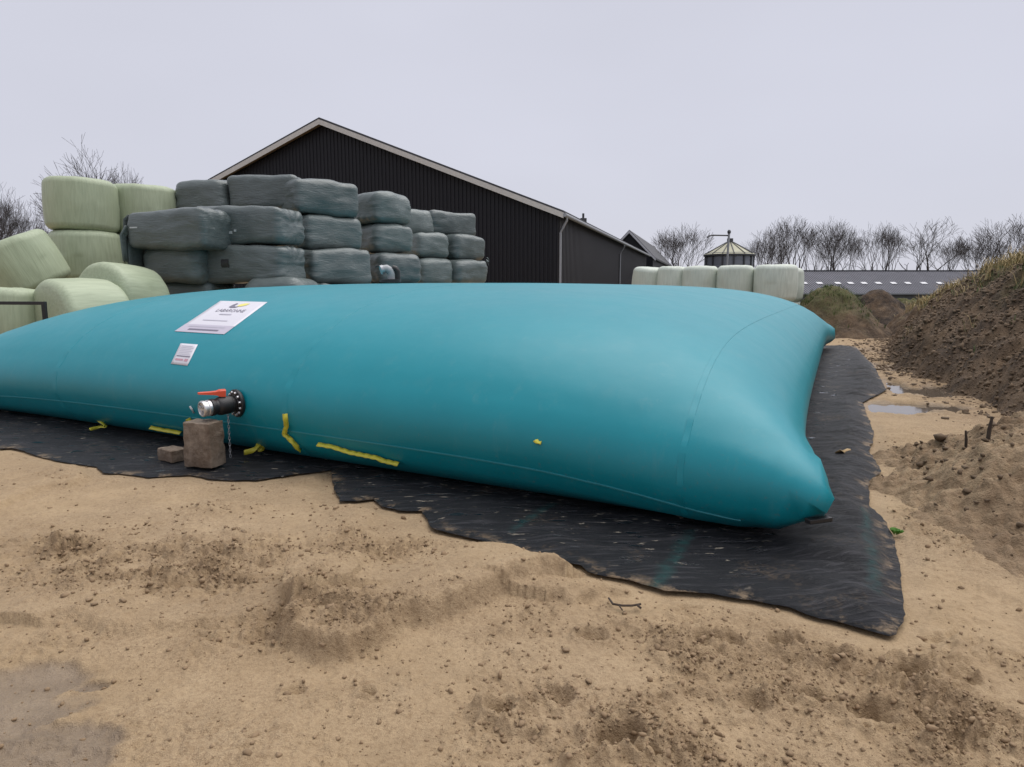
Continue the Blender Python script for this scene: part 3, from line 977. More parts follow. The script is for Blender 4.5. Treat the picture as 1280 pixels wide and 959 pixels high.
# ------------------------------------------------------------------ the flexible tank (membrane inflated by its liquid)
def inflate(L1, L2, H0, ds=0.25, iters=700, inner=6):
    n1, n2 = int(round(L1 / ds)) + 1, int(round(L2 / ds)) + 1
    U, V = np.meshgrid(np.linspace(0, L1, n1), np.linspace(0, L2, n2), indexing='ij')
    d1, d2 = L1 / (n1 - 1), L2 / (n2 - 1)
    d12 = math.hypot(d1, d2)
    m = np.minimum(np.minimum(U, L1 - U), np.minimum(V, L2 - V))
    T = np.stack([U, V, 0.3 + 0.95 * np.minimum(m, 1.2)], -1)
    B = np.stack([U, V, 0.3 - 0.25 * np.minimum(m, 1.2)], -1)
    vT, vB = np.zeros_like(T), np.zeros_like(B)

    def con(P, a, b, r, k):
        d = P[b] - P[a]
        l = np.sqrt((d * d).sum(-1, keepdims=True)) + 1e-9
        c = l - r
        c = np.maximum(c, 0) + 0.05 * np.minimum(c, 0)
        d *= k * 0.5 * c / l
        P[a] += d
        P[b] -= d
    dt = 0.02
    s_ = np.s_
    for it in range(iters):
        for P, v, sg in ((T, vT, 1), (B, vB, -1)):
            N = np.cross(np.gradient(P, axis=0), np.gradient(P, axis=1)) / (d1 * d2)
            v += dt * (sg * np.maximum(H0 - P[..., 2:3], 0) * 9.81 * N * 0.6)
            v[..., 2] -= dt * 0.6
            v *= 0.97 if it < iters * 0.5 else 0.93
        oT, oB = T.copy(), B.copy()
        T += vT * dt
        B += vB * dt
        for k in range(inner):
            for P in (T, B):
                for o in (0, 1):
                    con(P, s_[o:n1 - 1:2], s_[o + 1:n1:2], d1, 1)
                    con(P, s_[:, o:n2 - 1:2], s_[:, o + 1:n2:2], d2, 1)
                    con(P, s_[o:n1 - 1:2, :-1], s_[o + 1:n1:2, 1:], d12, .03)
                    con(P, s_[o:n1 - 1:2, 1:], s_[o + 1:n1:2, :-1], d12, .03)
            for s in (s_[0], s_[-1], s_[:, 0], s_[:, -1]):
                mm = (T[s] + B[s]) * .5
                T[s] = mm
                B[s] = mm
            for P in (T, B):           # the corners are weighted down
                for ci, cj, cz in ((0, 0, 0.26), (-1, 0, 0.3), (0, -1, 0.5), (-1, -1, 0.45)):
                    P[ci, cj, 2] = min(P[ci, cj, 2], cz)
        for P, o, v in ((T, oT, vT), (B, oB, vB)):
            P[..., 2] = np.maximum(P[..., 2], 0)
            v[:] = (P - o) / dt
    return T, B


TANK_HEAD = 1.80
T, B = inflate(L1, L2, TANK_HEAD)
n1, n2 = T.shape[:2]
TZ = 0.045



# the liquid presses the near corner's ear back behind the straight front
front_v = np.minimum(T[..., 1].min(1), B[..., 1].min(1))
front_u = T[:, 0, 0]
for P in (T, B):
    sh = 0.30 - np.interp(P[..., 0], front_u, front_v) + 0.04 * np.exp(-((P[..., 0] - 0.1) / 0.6) ** 2)
    P[..., 1] += sh * np.exp(-(np.maximum(P[..., 1] - 0.3, 0) / 1.3) ** 2) * (P[..., 0] < L1 / 2)
dtip = np.hypot(B[..., 0] - B[0, 0, 0], B[..., 1] - B[0, 0, 1])
ui, vi = np.meshgrid(np.arange(B.shape[0]), np.arange(B.shape[1]), indexing='ij')
B[..., 2] *= 1 - 0.8 * np.exp(-(dtip / 0.9) ** 2) * np.clip(np.minimum(ui, vi) / 1.5, 0, 1)
T0 = T[0, 0].copy()


def to_world(P):
    P = P - np.array([T0[0], T0[1], 0])
    Q = np.empty_like(P)
    Q[..., 0] = CORNER[0] + P[..., 0] * E1[0] + P[..., 1] * E2[0]
    Q[..., 1] = CORNER[1] + P[..., 0] * E1[1] + P[..., 1] * E2[1]
    Q[..., 2] = P[..., 2] + TZ
    return Q


Tw, Bw = to_world(T), to_world(B)
ORIGIN = Vector((*TP(L1 / 2, L2 / 2), 0))


def tank_mesh():
    nT = n1 * n2
    idx = np.arange(nT).reshape(n1, n2)
    bidx = idx + nT
    bidx = bidx.copy()
    bidx[0] = idx[0]; bidx[-1] = idx[-1]; bidx[:, 0] = idx[:, 0]; bidx[:, -1] = idx[:, -1]
    V = np.concatenate([Tw.reshape(-1, 3), Bw.reshape(-1, 3)]) - np.array(ORIGIN)
    def q(I, flip):
        a = np.stack([I[:-1, :-1], I[1:, :-1], I[1:, 1:], I[:-1, 1:]], -1).reshape(-1, 4)
        return a[:, ::-1] if flip else a
    F = np.concatenate([q(idx, True), q(bidx, False)])
    me = mesh_np('tank_body', V, F, True)
    bm = bmesh.new()
    bm.from_mesh(me)
    bmesh.ops.delete(bm, geom=[v for v in bm.verts if not v.link_faces], context='VERTS')
    bmesh.ops.smooth_vert(bm, verts=[v for v in bm.verts if v.co.z > 0.3 and (v.co + ORIGIN - Vector(Tw[0, 0])).length > 0.9], factor=0.25, use_axis_x=True, use_axis_y=True, use_axis_z=True)
    bmesh.ops.subdivide_edges(bm, edges=bm.edges, cuts=1, use_grid_fill=True, smooth=1.0)
    for f in bm.faces: f.smooth = True
    bm.to_mesh(me)
    bm.free()
    return me


tank = empty('flexible_tank', 'huge teal pillow-shaped flexible liquid tank lying on black ground cloth', 'tank', ORIGIN)
me_tank = tank_mesh()
link('tank_body', me_tank, M['tank'], tank)
tb = bmesh.new()
tb.from_mesh(me_tank)
tb.transform(Matrix.Translation(ORIGIN))
BVH = BVHTree.FromBMesh(tb)
CAMV = Vector((0, 0, CAM_H))


def on_tank(px, py, off=0.004):
    """point of the tank skin surveyed from the photograph, lifted off along its normal"""
    d = Vector(ray(px, py)).normalized()
    loc, nor, i, dist = BVH.ray_cast(CAMV, d)
    if loc is None:
        loc, nor, i, dist = BVH.find_nearest(CAMV + d * 9)
    if nor.dot(d) > 0: nor = -nor
    return loc + nor * off, nor


def skin(P, w, lift, name, mat, closed=False):
    """a thin strip welded on the skin along a row of points"""
    mb = MB()
    bm = mb.bm
    rows = []
    n = len(P)
    for i in range(n):
        p = Vector(P[i])
        t = (Vector(P[min(i + 1, n - 1)]) - Vector(P[max(i - 1, 0)])).normalized()
        loc, nor, k, dist = BVH.find_nearest(p)
        if (loc - Vector((ORIGIN.x, ORIGIN.y, 0.6))).dot(nor) < 0: nor = -nor
        s = t.cross(nor).normalized()
        rows.append([bm.verts.new(loc + s * (w * k2) + nor * l2 - ORIGIN) for k2, l2 in ((-0.5, -0.002), (-0.46, lift), (0.46, lift), (0.5, -0.002))])
    for A, C in zip(rows, rows[1:]):
        for k in range(3):
            bm.faces.new((A[k], A[k + 1], C[k + 1], C[k]))
    return mb.build(name, mat, tank, True)


def row_u(u):
    """curve across the tank at flat coordinate u, up the front and over the top"""
    fi = u / L1 * (n1 - 1)
    i = int(min(fi, n1 - 2)); f = fi - i
    t = Tw[i] * (1 - f) + Tw[i + 1] * f
    b = Bw[i] * (1 - f) + Bw[i + 1] * f
    pts = np.concatenate([b[1:4][::-1], t])
    out = []
    for a, c in zip(pts, pts[1:]):
        for k in range(5): out.append(a + (c - a) * k / 5)
    return out


for u in (0.95, 4.55, 8.2):
    skin(row_u(u), 0.075 if u > 2 else 0.045, 0.0025 if u > 2 else 0.003, 'weld_seam', M['tank'])
low = np.concatenate([Bw[2:-2, 1][::-1]])
low2 = []
for a, c in zip(low, low[1:]):
    for k in range(3): low2.append(a + (c - a) * k / 3)
skin(low2, 0.012, 0.007, 'edge_weld', M['seam_edge'])

# labels glued on the tank
def label_sheet(name, quad, nx, ny, mat, off):
    """quad: pixel corners top-left, top-right, bottom-right, bottom-left"""
    tl, tr, br, bl = [np.array(q, float) for q in quad]
    mb = MB()
    g = [[mb.bm.verts.new(on_tank(*(tl * (1 - s) * (1 - t) + tr * s * (1 - t) + br * s * t + bl * (1 - s) * t), off)[0] - ORIGIN)
          for s in np.linspace(0, 1, nx)] for t in np.linspace(0, 1, ny)]
    for j in range(ny - 1):
        for i in range(nx - 1):
            mb.bm.faces.new((g[j][i], g[j][i + 1], g[j + 1][i + 1], g[j + 1][i]))
    return mb


def sub_quad(quad, s0, s1, t0, t1):
    tl, tr, br, bl = [np.array(q, float) for q in quad]
    f = lambda s, t: tl * (1 - s) * (1 - t) + tr * s * (1 - t) + br * s * t + bl * (1 - s) * t
    return [f(s0, t0), f(s1, t0), f(s1, t1), f(s0, t1)]


BIG = [(275.5, 376.5), (334.5, 378), (280.5, 418.3), (218.5, 414.5)]
SMALL = [(226, 429.5), (247.5, 431), (234.5, 457.5), (213.8, 455)]
big = label_sheet('label_sheet', BIG, 14, 12, None, 0.004).build('label_sheet', M['white_print'], tank, True)
small = label_sheet('label_sheet', SMALL, 8, 8, None, 0.004).build('label_sheet', M['white_print'], tank, True)
for s in (big, small):
    m = s.modifiers.new('thickness', 'SOLIDIFY'); m.thickness = 0.002; m.offset = -1


def text_on(quad, s0, s1, t0, t1, text, mat, parent, off=0.007):
    cu = bpy.data.curves.new('lettering', 'FONT')
    cu.body = text
    cu.resolution_u = 2
    o = bpy.data.objects.new('lettering_tmp', cu)
    COL.objects.link(o)
    dg = bpy.context.evaluated_depsgraph_get()
    me = bpy.data.meshes.new_from_object(o.evaluated_get(dg))
    bpy.data.objects.remove(o)
    co = np.array([v.co[:] for v in me.vertices])
    x0, y0 = co[:, :2].min(0); x1, y1 = co[:, :2].max(0)
    q = sub_quad(quad, s0, s1, t0, t1)
    for v in me.vertices:
        s, t = (v.co.x - x0) / (x1 - x0), 1 - (v.co.y - y0) / (y1 - y0)
        p = q[0] * (1 - s) * (1 - t) + q[1] * s * (1 - t) + q[2] * s * t + q[3] * (1 - s) * t
        v.co = on_tank(p[0], p[1], off)[0] - ORIGIN
    o = link('lettering', me, mat, parent)
    return o


def strip_on(quad, s0, s1, t0, t1, mat, parent, name='print_line', off=0.007):
    mb = label_sheet(name, sub_quad(quad, s0, s1, t0, t1), 8, 3, None, off)
    return mb.build(name, mat, parent, True)


text_on(BIG, 0.22, 0.80, 0.255, 0.345, 'LABARONNE', M['ink'], big)
strip_on(BIG, 0.00, 1.0, 0.755, 1.0, M['grey_print'], big, 'print_band', 0.0055)
strip_on(BIG, 0.38, 0.62, 0.40, 0.43, M['pale_ink'], big)
strip_on(BIG, 0.22, 0.72, 0.60, 0.625, M['pale_ink'], big)
strip_on(BIG, 0.12, 0.85, 0.80, 0.83, M['pale_ink'], big)
strip_on(BIG, 0.20, 0.80, 0.89, 0.935, M['ink'], big)


def emblem():
    # dark crescent with a yellow swoosh beside it
    for mat, pts in ((M['ink'], [(0.36, 0.19), (0.38, 0.12), (0.42, 0.07), (0.46, 0.08), (0.44, 0.13), (0.47, 0.17), (0.55, 0.17), (0.51, 0.21), (0.42, 0.215)]),
                     (M['yellow_ink'], [(0.50, 0.16), (0.52, 0.10), (0.60, 0.065), (0.70, 0.07), (0.66, 0.13), (0.58, 0.165)])):
        mb = MB()
        vs = []
        for s, t in pts:
            q = sub_quad(BIG, s, s, t, t)[0]
            vs.append(mb.bm.verts.new(on_tank(q[0], q[1], 0.007)[0] - ORIGIN))
        mb.bm.faces.new(vs)
        mb.build('emblem', mat, big)


emblem()
for t0 in (0.10, 0.18, 0.26, 0.34, 0.42, 0.50):
    strip_on(SMALL, 0.14, 0.88 - 0.1 * (t0 % 0.16 > 0.05), t0, t0 + 0.022, M['pale_ink'], small)
strip_on(SMALL, 0.12, 0.92, 0.575, 0.615, M['ink'], small)
strip_on(SMALL, 0.14, 0.60, 0.72, 0.80, M['red_ink'], small)
strip_on(SMALL, 0.68, 0.88, 0.70, 0.82, M['red_ink'], small)


# outlet valve on the front: bolted flange, ball valve with red lever, coupling, chain
def build_valve():
    p0, nor = on_tank(296, 504, 0)
    dirv = Vector((nor.x, nor.y, 0)).normalized() * 0.93 + Vector((-0.30, -0.05, -0.04))
    dirv.normalize()
    q = dirv.to_track_quat('Z', 'Y').to_matrix().to_4x4()
    VS = 0.78
    Mx = Matrix.Translation(p0 - dirv * 0.015 - ORIGIN) @ q @ Matrix.Scale(VS, 4)
    up = Vector((0, 0, 1))
    fl = MB().lathe([(0.0, 0.0), (0.165, 0.0), (0.17, 0.012), (0.17, 0.036), (0.162, 0.045), (0.11, 0.045), (0.105, 0.06), (0.0, 0.06)], 40, Mx).build('flange', M['black_plastic'], tank, True)
    for k in range(12):
        a = k * math.pi / 6 + 0.2
        c = Vector((0.138 * math.cos(a), 0.138 * math.sin(a), 0))
        MB().lathe([(0.017, 0.043), (0.017, 0.05), (0.013, 0.054), (0.013, 0.066), (0.0, 0.067)], 6, Mx @ Matrix.Translation(c)).build('bolt', M['alu'], fl)
    body = MB().lathe([(0.0, 0.055), (0.092, 0.055), (0.097, 0.075), (0.097, 0.10), (0.106, 0.11), (0.110, 0.15), (0.110, 0.22), (0.104, 0.26), (0.095, 0.27),
                       (0.095, 0.30), (0.102, 0.31), (0.102, 0.345), (0.092, 0.35), (0.0, 0.35)], 36, Mx).build('valve_body', M['black_plastic'], tank, True)
    coup = MB().lathe([(0.078, 0.348), (0.092, 0.352), (0.095, 0.362), (0.095, 0.385), (0.086, 0.392), (0.086, 0.41), (0.094, 0.415), (0.096, 0.44), (0.090, 0.452),
                       (0.078, 0.455), (0.074, 0.44), (0.0, 0.435)], 36, Mx)
    coup.build('coupling', M['alu'], tank, True)
    # cap lugs
    for k in range(3):
        a = k * 2.094 + 0.5
        MB().box((0.045 * math.cos(a), 0.045 * math.sin(a), 0.444), (0.05, 0.016, 0.022), a, 0.004, Mx).build('cap_lug', M['steel'], body)
    # stem and lever
    axis_pt = p0 + dirv * 0.14 - ORIGIN
    side = dirv.cross(up).normalized()
    up2 = side.cross(dirv).normalized()
    MB().cyl(axis_pt + up2 * 0.07, axis_pt + up2 * 0.115, 0.026, 0.021, 14).build('valve_stem', M['black_plastic'], body, True)
    F = Matrix((( -dirv.x, side.x, up2.x, 0), (-dirv.y, side.y, up2.y, 0), (-dirv.z, side.z, up2.z, 0), (0, 0, 0, 1)))
    lv = MB()
    d = (dirv * 0.85 + up2 * 0.10 + Vector((-0.40, 0, 0))).normalized()
    b = axis_pt + up2 * 0.120
    prof = [(0.0, 0.030, 0.034), (0.05, 0.030, 0.032), (0.08, 0.022, 0.020), (0.14, 0.018, 0.014), (0.21, 0.019, 0.011), (0.235, 0.014, 0.008)]
    rows = []
    sd2 = d.cross(up2).normalized()
    up3 = sd2.cross(d).normalized()
    for s, w, h in prof:
        c = b + d * (s - 0.035)
        rows.append([lv.bm.verts.new(c + sd2 * (w * i) + up3 * (h * j)) for i, j in ((-1, -1), (1, -1), (1, 0.6), (0.6, 1), (-0.6, 1), (-1, 0.6))])
    for A, C in zip(rows, rows[1:]):
        for k in range(6): lv.bm.faces.new((A[k], A[(k + 1) % 6], C[(k + 1) % 6], C[k]))
    lv.bm.faces.new(rows[0][::-1]); lv.bm.faces.new(rows[-1])
    lv.build('lever', M['red_plastic'], body)
    # hanging chain
    c0 = axis_pt - dirv * 0.045 - up2 * 0.085
    zc = c0.z + ORIGIN.z
    nlk = int((zc - 0.06) / 0.028)
    ch = MB()
    for k in range(nlk):
        z = c0.z - k * 0.028 - 0.012
        a = (k % 2) * math.pi / 2 + 0.4
        dx, dy = math.cos(a) * 0.008, math.sin(a) * 0.008
        ring = [(c0.x + dx * math.cos(t), c0.y + dy * math.cos(t), z + 0.019 * math.sin(t)) for t in np.linspace(0, 2 * math.pi, 9)]
        ch.tube(ring, 0.0032, 4)
    ch.build('chain', M['steel'], body)
    return p0, dirv


VALVE_P, VALVE_D = build_valve()


# vent elbow on the crown of the tank
def build_vent():
    # survey: on the far side of the crown, showing above the skyline
    best = None
    loc = None
    Y = 11.5
    d = at_y(488, 352, 10.4)
    loc, nor, i, dist = BVH.ray_cast(Vector((d[0], d[1], 6)), Vector((0, 0, -1)))
    b = loc - ORIGIN + Vector((0, 0, 0.03))
    fl = MB().lathe([(0.0, -0.01), (0.16, -0.01), (0.16, 0.03), (0.10, 0.035), (0.0, 0.035)], 28, Matrix.Translation(b)).build('vent_flange', M['black_plastic'], tank, True)
    pts = [b + Vector((0.02, 0, 0.03)), b + Vector((0.02, 0, 0.10)), b + Vector((-0.0, -0.01, 0.16)), b + Vector((-0.05, -0.03, 0.19)), b + Vector((-0.10, -0.05, 0.18))]
    MB().tube(pts, [0.06, 0.06, 0.062, 0.062, 0.062], 16).build('vent_elbow', M['dull_metal'], tank, True)
    MB().tube([b + Vector((0.10, 0.02, 0.02)), b + Vector((0.10, 0.02, 0.15)), b + Vector((0.075, 0.01, 0.19)), b + Vector((0.03, 0.0, 0.205))], [0.05, 0.05, 0.05, 0.045], 12).build('vent_pipe', M['black_plastic'], tank, True)
    MB().cyl(pts[-1] + Vector((0.005, 0, 0)), pts[-1] + Vector((-0.03, -0.015, -0.012)), 0.07, 0.07, 18).build('vent_cap', M['steel'], tank, True)
    MB().tube([b + Vector((-0.10, -0.05, 0.22)), b + Vector((-0.17, -0.06, 0.235)), b + Vector((-0.21, -0.06, 0.21))], 0.012, 6).build('vent_lever', M['black_plastic'], tank, True)


build_vent()

# corner clamp and reinforcement at the near corner
def build_corner():
    c = Tw[0, 0]
    base = Vector(c) - ORIGIN
    d = Vector((E1[0] + E2[0], E1[1] + E2[1], 0)).normalized()   # towards the tank middle
    s = Vector((-d.y, d.x, 0))
    MB().box((0, 0, 0), (0.05, 0.17, 0.03), 0, 0.006, Matrix.Translation(base + d * 0.06 + Vector((0, 0, -0.06))) @ Matrix.Rotation(math.atan2(d.y, d.x), 4, 'Z')).build('corner_clamp', M['black_plastic'], tank)


build_corner()
tb.free()


# ------------------------------------------------------------------ bales
def box_grid(nx, ny, nz):
    """unit cube surface as six grids"""
    V, F, o = [], [], 0
    for ax, n, m in ((0, ny, nz), (1, nx, nz), (2, nx, ny)):
        for sg in (-1, 1):
            a, b = np.meshgrid(np.linspace(-1, 1, n), np.linspace(-1, 1, m), indexing='ij')
            p = np.zeros(a.shape + (3,))
            oth = [i for i in range(3) if i != ax]
            p[..., ax] = sg; p[..., oth[0]] = a; p[..., oth[1]] = b
            f = grid_faces(n, m) + o
            flip = (sg < 0) != (ax == 1)
            F.append(f[:, ::-1] if flip else f)
            V.append(p.reshape(-1, 3))
            o += n * m
    return np.concatenate(V), np.concatenate(F)


def square_bale_mesh(L, W, H, seed):
    rad = 0.22 if L < 1.65 else 0.15
    V, F = box_grid(int(L / 0.05), int(W / 0.05), int(H / 0.045))
    hs = np.array([L, W, H]) / 2
    P = V * hs
    inner = np.clip(P, -(hs - rad), hs - rad)
    d = P - inner
    ln = np.linalg.norm(d, axis=1, keepdims=True) + 1e-9
    P = inner + d / ln * np.minimum(ln, 1e9) * 0 + d / ln * rad * (ln > 1e-6)
    n = V * (np.abs(V) > 0.999)
    n = np.where(ln > 1e-6, d / ln, n)
    u = P / hs
    # soft bulge of each face, sagging lower edge
    bul = 0.03 * (1 - np.clip(u[:, 0], -1, 1) ** 2) * (1 - np.clip(u[:, 2], -1, 1) ** 2)
    P = P + n * (bul[:, None])
    s = seed * 7.31
    x, y, z = P[:, 0] + s, P[:, 1] - s, P[:, 2]
    big = 0.06 * fbm(x * 0.9, y * 0.9, z * 1.2, 3)
    wz = z + 0.22 * perlin(x * 0.9, y * 0.9, s) + 0.10 * perlin(x * 2.3, y * 2.3, z * 2)
    patch = sstep(-0.25, 0.35, perlin(x * 1.1, y * 1.1, z * 1.5 + 3))
    fold = 0.030 * np.clip(ridged(x * 0.6, y * 0.6, wz * 3.2 + s, 2), -0.3, 1.6) * (0.3 + 0.7 * patch) + 0.010 * patch * np.clip(ridged(x * 1.2, y * 1.2, wz * 8 + s, 2), -0.3, 1.6)
    # pleats gathered at the two ends
    endw = sstep(0.62, 0.98, np.abs(u[:, 0]))
    ang = np.arctan2(P[:, 2], P[:, 1])
    pleat = 0.018 * (0.3 + 0.9 * patch) * np.clip(np.sin(ang * 11 + 5 * perlin(ang * 2, s, 0)), -0.3, 1) * endw * sstep(0.15, 0.6, np.hypot(u[:, 1], u[:, 2]))
    P = P + n * (big + fold + pleat - 0.015)[:, None]
    P[:, 2] += -0.035 * np.abs(u[:, 0]) ** 2.5 * (u[:, 2] > 0) - 0.02 * np.sin(x * 1.3) * (u[:, 2])
    P[:, 2] += H / 2
    me = mesh_np('bale', P, F, True)
    bm = bmesh.new(); bm.from_mesh(me)
    bmesh.ops.remove_doubles(bm, verts=bm.verts, dist=0.004)
    for f in bm.faces: f.smooth = True
    bm.to_mesh(me); bm.free()
    return me


def round_bale_mesh(D, H, seed):
    n = 56
    prof = []
    rr, e = D / 2, 0.13
    for r in np.linspace(0.0, rr - e, 7): prof.append((r, 0, 0))
    for a in np.linspace(0.15, 1.57, 6): prof.append((rr - e + e * math.sin(a), e - e * math.cos(a), 1))
    for z in np.linspace(e * 1.1, H - e * 1.1, 12): prof.append((rr, z, 1))
    for a in np.linspace(1.57, 0.15, 6): prof.append((rr - e + e * math.sin(a), H - e + e * math.cos(a), 1))
    for r in np.linspace(rr - e, 0.0, 7): prof.append((r, H, 0))
    prof = np.array(prof)
    th = np.arange(n) * 2 * math.pi / n
    Rr, TH = np.meshgrid(prof[:, 0], th, indexing='ij')
    Z = np.repeat(prof[:, 1][:, None], n, 1)
    s = seed * 3.7
    c, sn = np.cos(TH), np.sin(TH)
    bulge = 0.035 * (1 - (2 * Z / H - 1) ** 2)
    k = Rr / rr
    disp = bulge + 0.035 * fbm(c * 1.2 + s, sn * 1.2, Z * 0.7, 3) + 0.012 * np.clip(ridged(c * 3.5 + s, sn * 3.5, Z * 0.9, 2), -0.3, 2)
    Rr2 = Rr + disp * k
    Zz = Z + (0.03 * fbm(c * k * 1.5 + s, sn * k * 1.5, 4.0, 3) - 0.03 * k ** 4 + 0.02 * (1 - k)) * np.where(Z > H / 2, 1, -1)
    V = np.stack([Rr2 * c, Rr2 * sn, Zz], -1)
    idx = np.arange(V.shape[0] * n).reshape(V.shape[0], n)
    a = idx[:-1]; b = idx[1:]
    F = np.stack([a, np.roll(a, -1, 1), np.roll(b, -1, 1), b], -1).reshape(-1, 4)
    me = mesh_np('bale', V.reshape(-1, 3), F, True)
    bm = bmesh.new(); bm.from_mesh(me)
    bmesh.ops.remove_doubles(bm, verts=bm.verts, dist=0.002)
    bmesh.ops.recalc_face_normals(bm, faces=bm.faces)
    for f in bm.faces: f.smooth = True
    bm.to_mesh(me); bm.free()
    return me


BH = 0.88
GD = 'dark wrapped square bales in the stack'


def dark_bale(pxc, Y, layer, yaw, L, W, label, H=0.86, dz=0.0, seed=None):
    """pxc: pixel column of the bale's middle; layer 0 stands on the ground"""
    dark_bale.n += 1
    x = px_x(pxc, Y, layer * BH + 0.45)
    me = square_bale_mesh(L, W, H, seed or dark_bale.n)
    o = link('wrapped_bale', me, M['dark_film'], None, (x, Y, layer * BH + dz), (0, 0, R(yaw)))
    return tag(o, label, 'bale', GD)


dark_bale.n = 0
b1 = dark_bale(227, 15.7, 3, -12, 1.95, 1.2, 'dark grey wrapped bale with drooping left end, overhanging the green bales', dz=-0.14)
b2 = dark_bale(313, 16.4, 3, -13, 2.2, 1.2, 'dark grey bale with a small white tear, directly below the highest dark bale corner')
c1 = dark_bale(232, 16.2, 2, -10, 1.45, 1.2, 'short dark bale under the left drooping one, beside a gap showing green')
c2 = dark_bale(312, 16.3, 2, -12, 2.35, 1.2, 'long dark bale with a small black square patch on its side')
dark_bale(355, 15.9, 1, -12, 1.35, 1.2, 'dark bale peeping just above the tank below the black-patched bale', dz=0.02, H=0.95)
dark_bale(235, 16.6, 1, -10, 2.0, 1.2, 'dark bale in deep shade under the short left bale, nearly hidden by the tank', dz=0.0, H=0.95)
dark_bale(266, 18.6, 4, -14, 1.45, 1.2, 'dark flat-topped bale, leftmost of the highest row', dz=0.02)
dark_bale(341, 18.4, 4, -10, 1.9, 1.2, 'dark bale in the highest row, between the flat leftmost and the big corner bale', dz=0.12)
YW = 50
dark_bale(394, 18.5, 4, 48, 1.9, 1.35, 'big grey bale with gathered pleats, highest of the stack beside the barn gable')
dark_bale(402, 18.6, 3, YW, 1.75, 1.3, 'grey bale second from top in the tall column right of the white-torn bale')
dark_bale(411, 18.0, 2, YW, 1.85, 1.3, 'grey bale third from top in the tall column right of the black-patched bale')
dark_bale(426, 17.6, 1, YW, 1.9, 1.3, 'grey bale showing only a sliver above the tank left of the silver vent')
dark_bale(476, 20.6, 4, YW + 6, 1.5, 1.2, 'grey bale topping the column behind the silver vent fitting')
dark_bale(479, 20.6, 3, YW, 1.45, 1.2, 'grey bale in the middle of the column behind the silver vent')
dark_bale(487, 20.2, 2, YW, 1.5, 1.2, 'grey bale right behind the silver vent fitting on the tank crown')
dark_bale(494, 19.9, 1, YW, 1.5, 1.2, 'lowest visible grey bale beside the silver vent, mostly hidden by the tank')
dark_bale(511, 24.0, 4, YW, 1.3, 1.2, 'small grey bale squeezed behind two columns near the stack right end', dz=-0.08)
dark_bale(530, 23.6, 3, YW - 4, 1.35, 1.2, 'squarish grey bale with neat edges, upper of two right of the vent column')
dark_bale(534, 23.4, 2, YW - 4, 1.4, 1.2, 'squarish grey bale, lower of two right of the vent column')
dark_bale(556, 25.2, 4, 40, 2.0, 1.3, 'grey bale with twisted gathered left end, topping the right end of the stack', dz=-0.04)
h2 = dark_bale(575, 24.8, 3, YW, 1.6, 1.2, 'grey bale with torn flapping film at the far right end of the stack')
dark_bale(577, 24.4, 2, YW, 1.6, 1.2, 'lower right end grey bale against the black barn gable')

# small details on the bales: patch, tears, loose film
def bale_bit(bale, name, x, z, w, h, mat, yoff=0.03):
    """a scrap lying on the bale's near long side"""
    me = bale.data
    bm = bmesh.new(); bm.from_mesh(me)
    bv = BVHTree.FromBMesh(bm)
    mb = MB()
    rg = random.Random(int(x * 100))
    g = []
    for j in range(5):
        row = []
        for i in range(5):
            q = Vector((x + (i / 4 - 0.5) * w + rg.uniform(-.1, .1) * w * 0.5, -3, z + (j / 4 - 0.5) * h + rg.uniform(-.1, .1) * h * 0.5))
            hit = bv.ray_cast(q, Vector((0, 1, 0)))
            p = hit[0] if hit[0] is not None else q + Vector((0, 2.4, 0))
            row.append(mb.bm.verts.new(p + Vector((0, -0.012, 0))))
        g.append(row)
    for j in range(4):
        for i in range(4): mb.bm.faces.new((g[j][i], g[j][i + 1], g[j + 1][i + 1], g[j + 1][i]))
    bm.free()
    return mb.build(name, mat, bale, True)


M['black_film'] = simple('black_patch_film', (0.008, 0.009, 0.010), 0.35)
M['torn'] = simple('torn_white_film', (0.45, 0.48, 0.48), 0.5)


def loose_film(bale, pts, w):
    """a torn flap of wrap hanging from the bale"""
    mb = MB()
    rg = random.Random(len(pts))
    rows = []
    for i, p in enumerate(pts):
        p = Vector(p)
        k = w * (1 - 0.5 * i / len(pts))
        rows.append([mb.bm.verts.new(p + Vector((rg.gauss(0, .012), (j / 4 - 0.5) * k, rg.gauss(0, .02) - 0.03 * (j % 2) * (i == len(pts) - 1)))) for j in range(5)])
    for A, C in zip(rows, rows[1:]):
        for j in range(4): mb.bm.faces.new((A[j], A[j + 1], C[j + 1], C[j]))
    o = mb.build('loose_film', M['dark_film'], bale, True)
    m = o.modifiers.new('thickness', 'SOLIDIFY'); m.thickness = 0.006
    return o


loose_film(b1, [(-0.93, -0.1, 0.78), (-1.03, -0.15, 0.62), (-1.05, -0.2, 0.38), (-1.02, -0.22, 0.1), (-1.03, -0.25, -0.2), (-0.99, -0.25, -0.45)], 0.9)
loose_film(b1, [(-0.9, -0.55, 0.5), (-1.02, -0.6, 0.3), (-1.0, -0.62, 0.0), (-1.02, -0.6, -0.25)], 0.25)
for k, (bx, bz) in enumerate(((0.72, 0.02), (0.74, 0.10), (0.70, -0.02))):
    p0 = Vector((bx, -0.62, bz))
    bt = MB()
    bt.tube([p0, p0 + Vector((0.05, -0.04, -0.05)), p0 + Vector((0.03 + 0.03 * k, -0.05, -0.16))], [0.018, 0.012, 0.006], 5)
    bt.build('torn_film', M['torn'] if k == 0 else M['dark_film'], h2, True)
bale_bit(c2, 'patch', -0.20, 0.44, 0.20, 0.19, M['black_film'])
bale_bit(b2, 'tear', -0.10, 0.26, 0.10, 0.06, M['torn'])
bale_bit(b2, 'tear', 0.02, 0.30, 0.06, 0.05, M['torn'])
bale_bit(b1, 'tear', -0.72, 0.46, 0.20, 0.03, M['torn'])

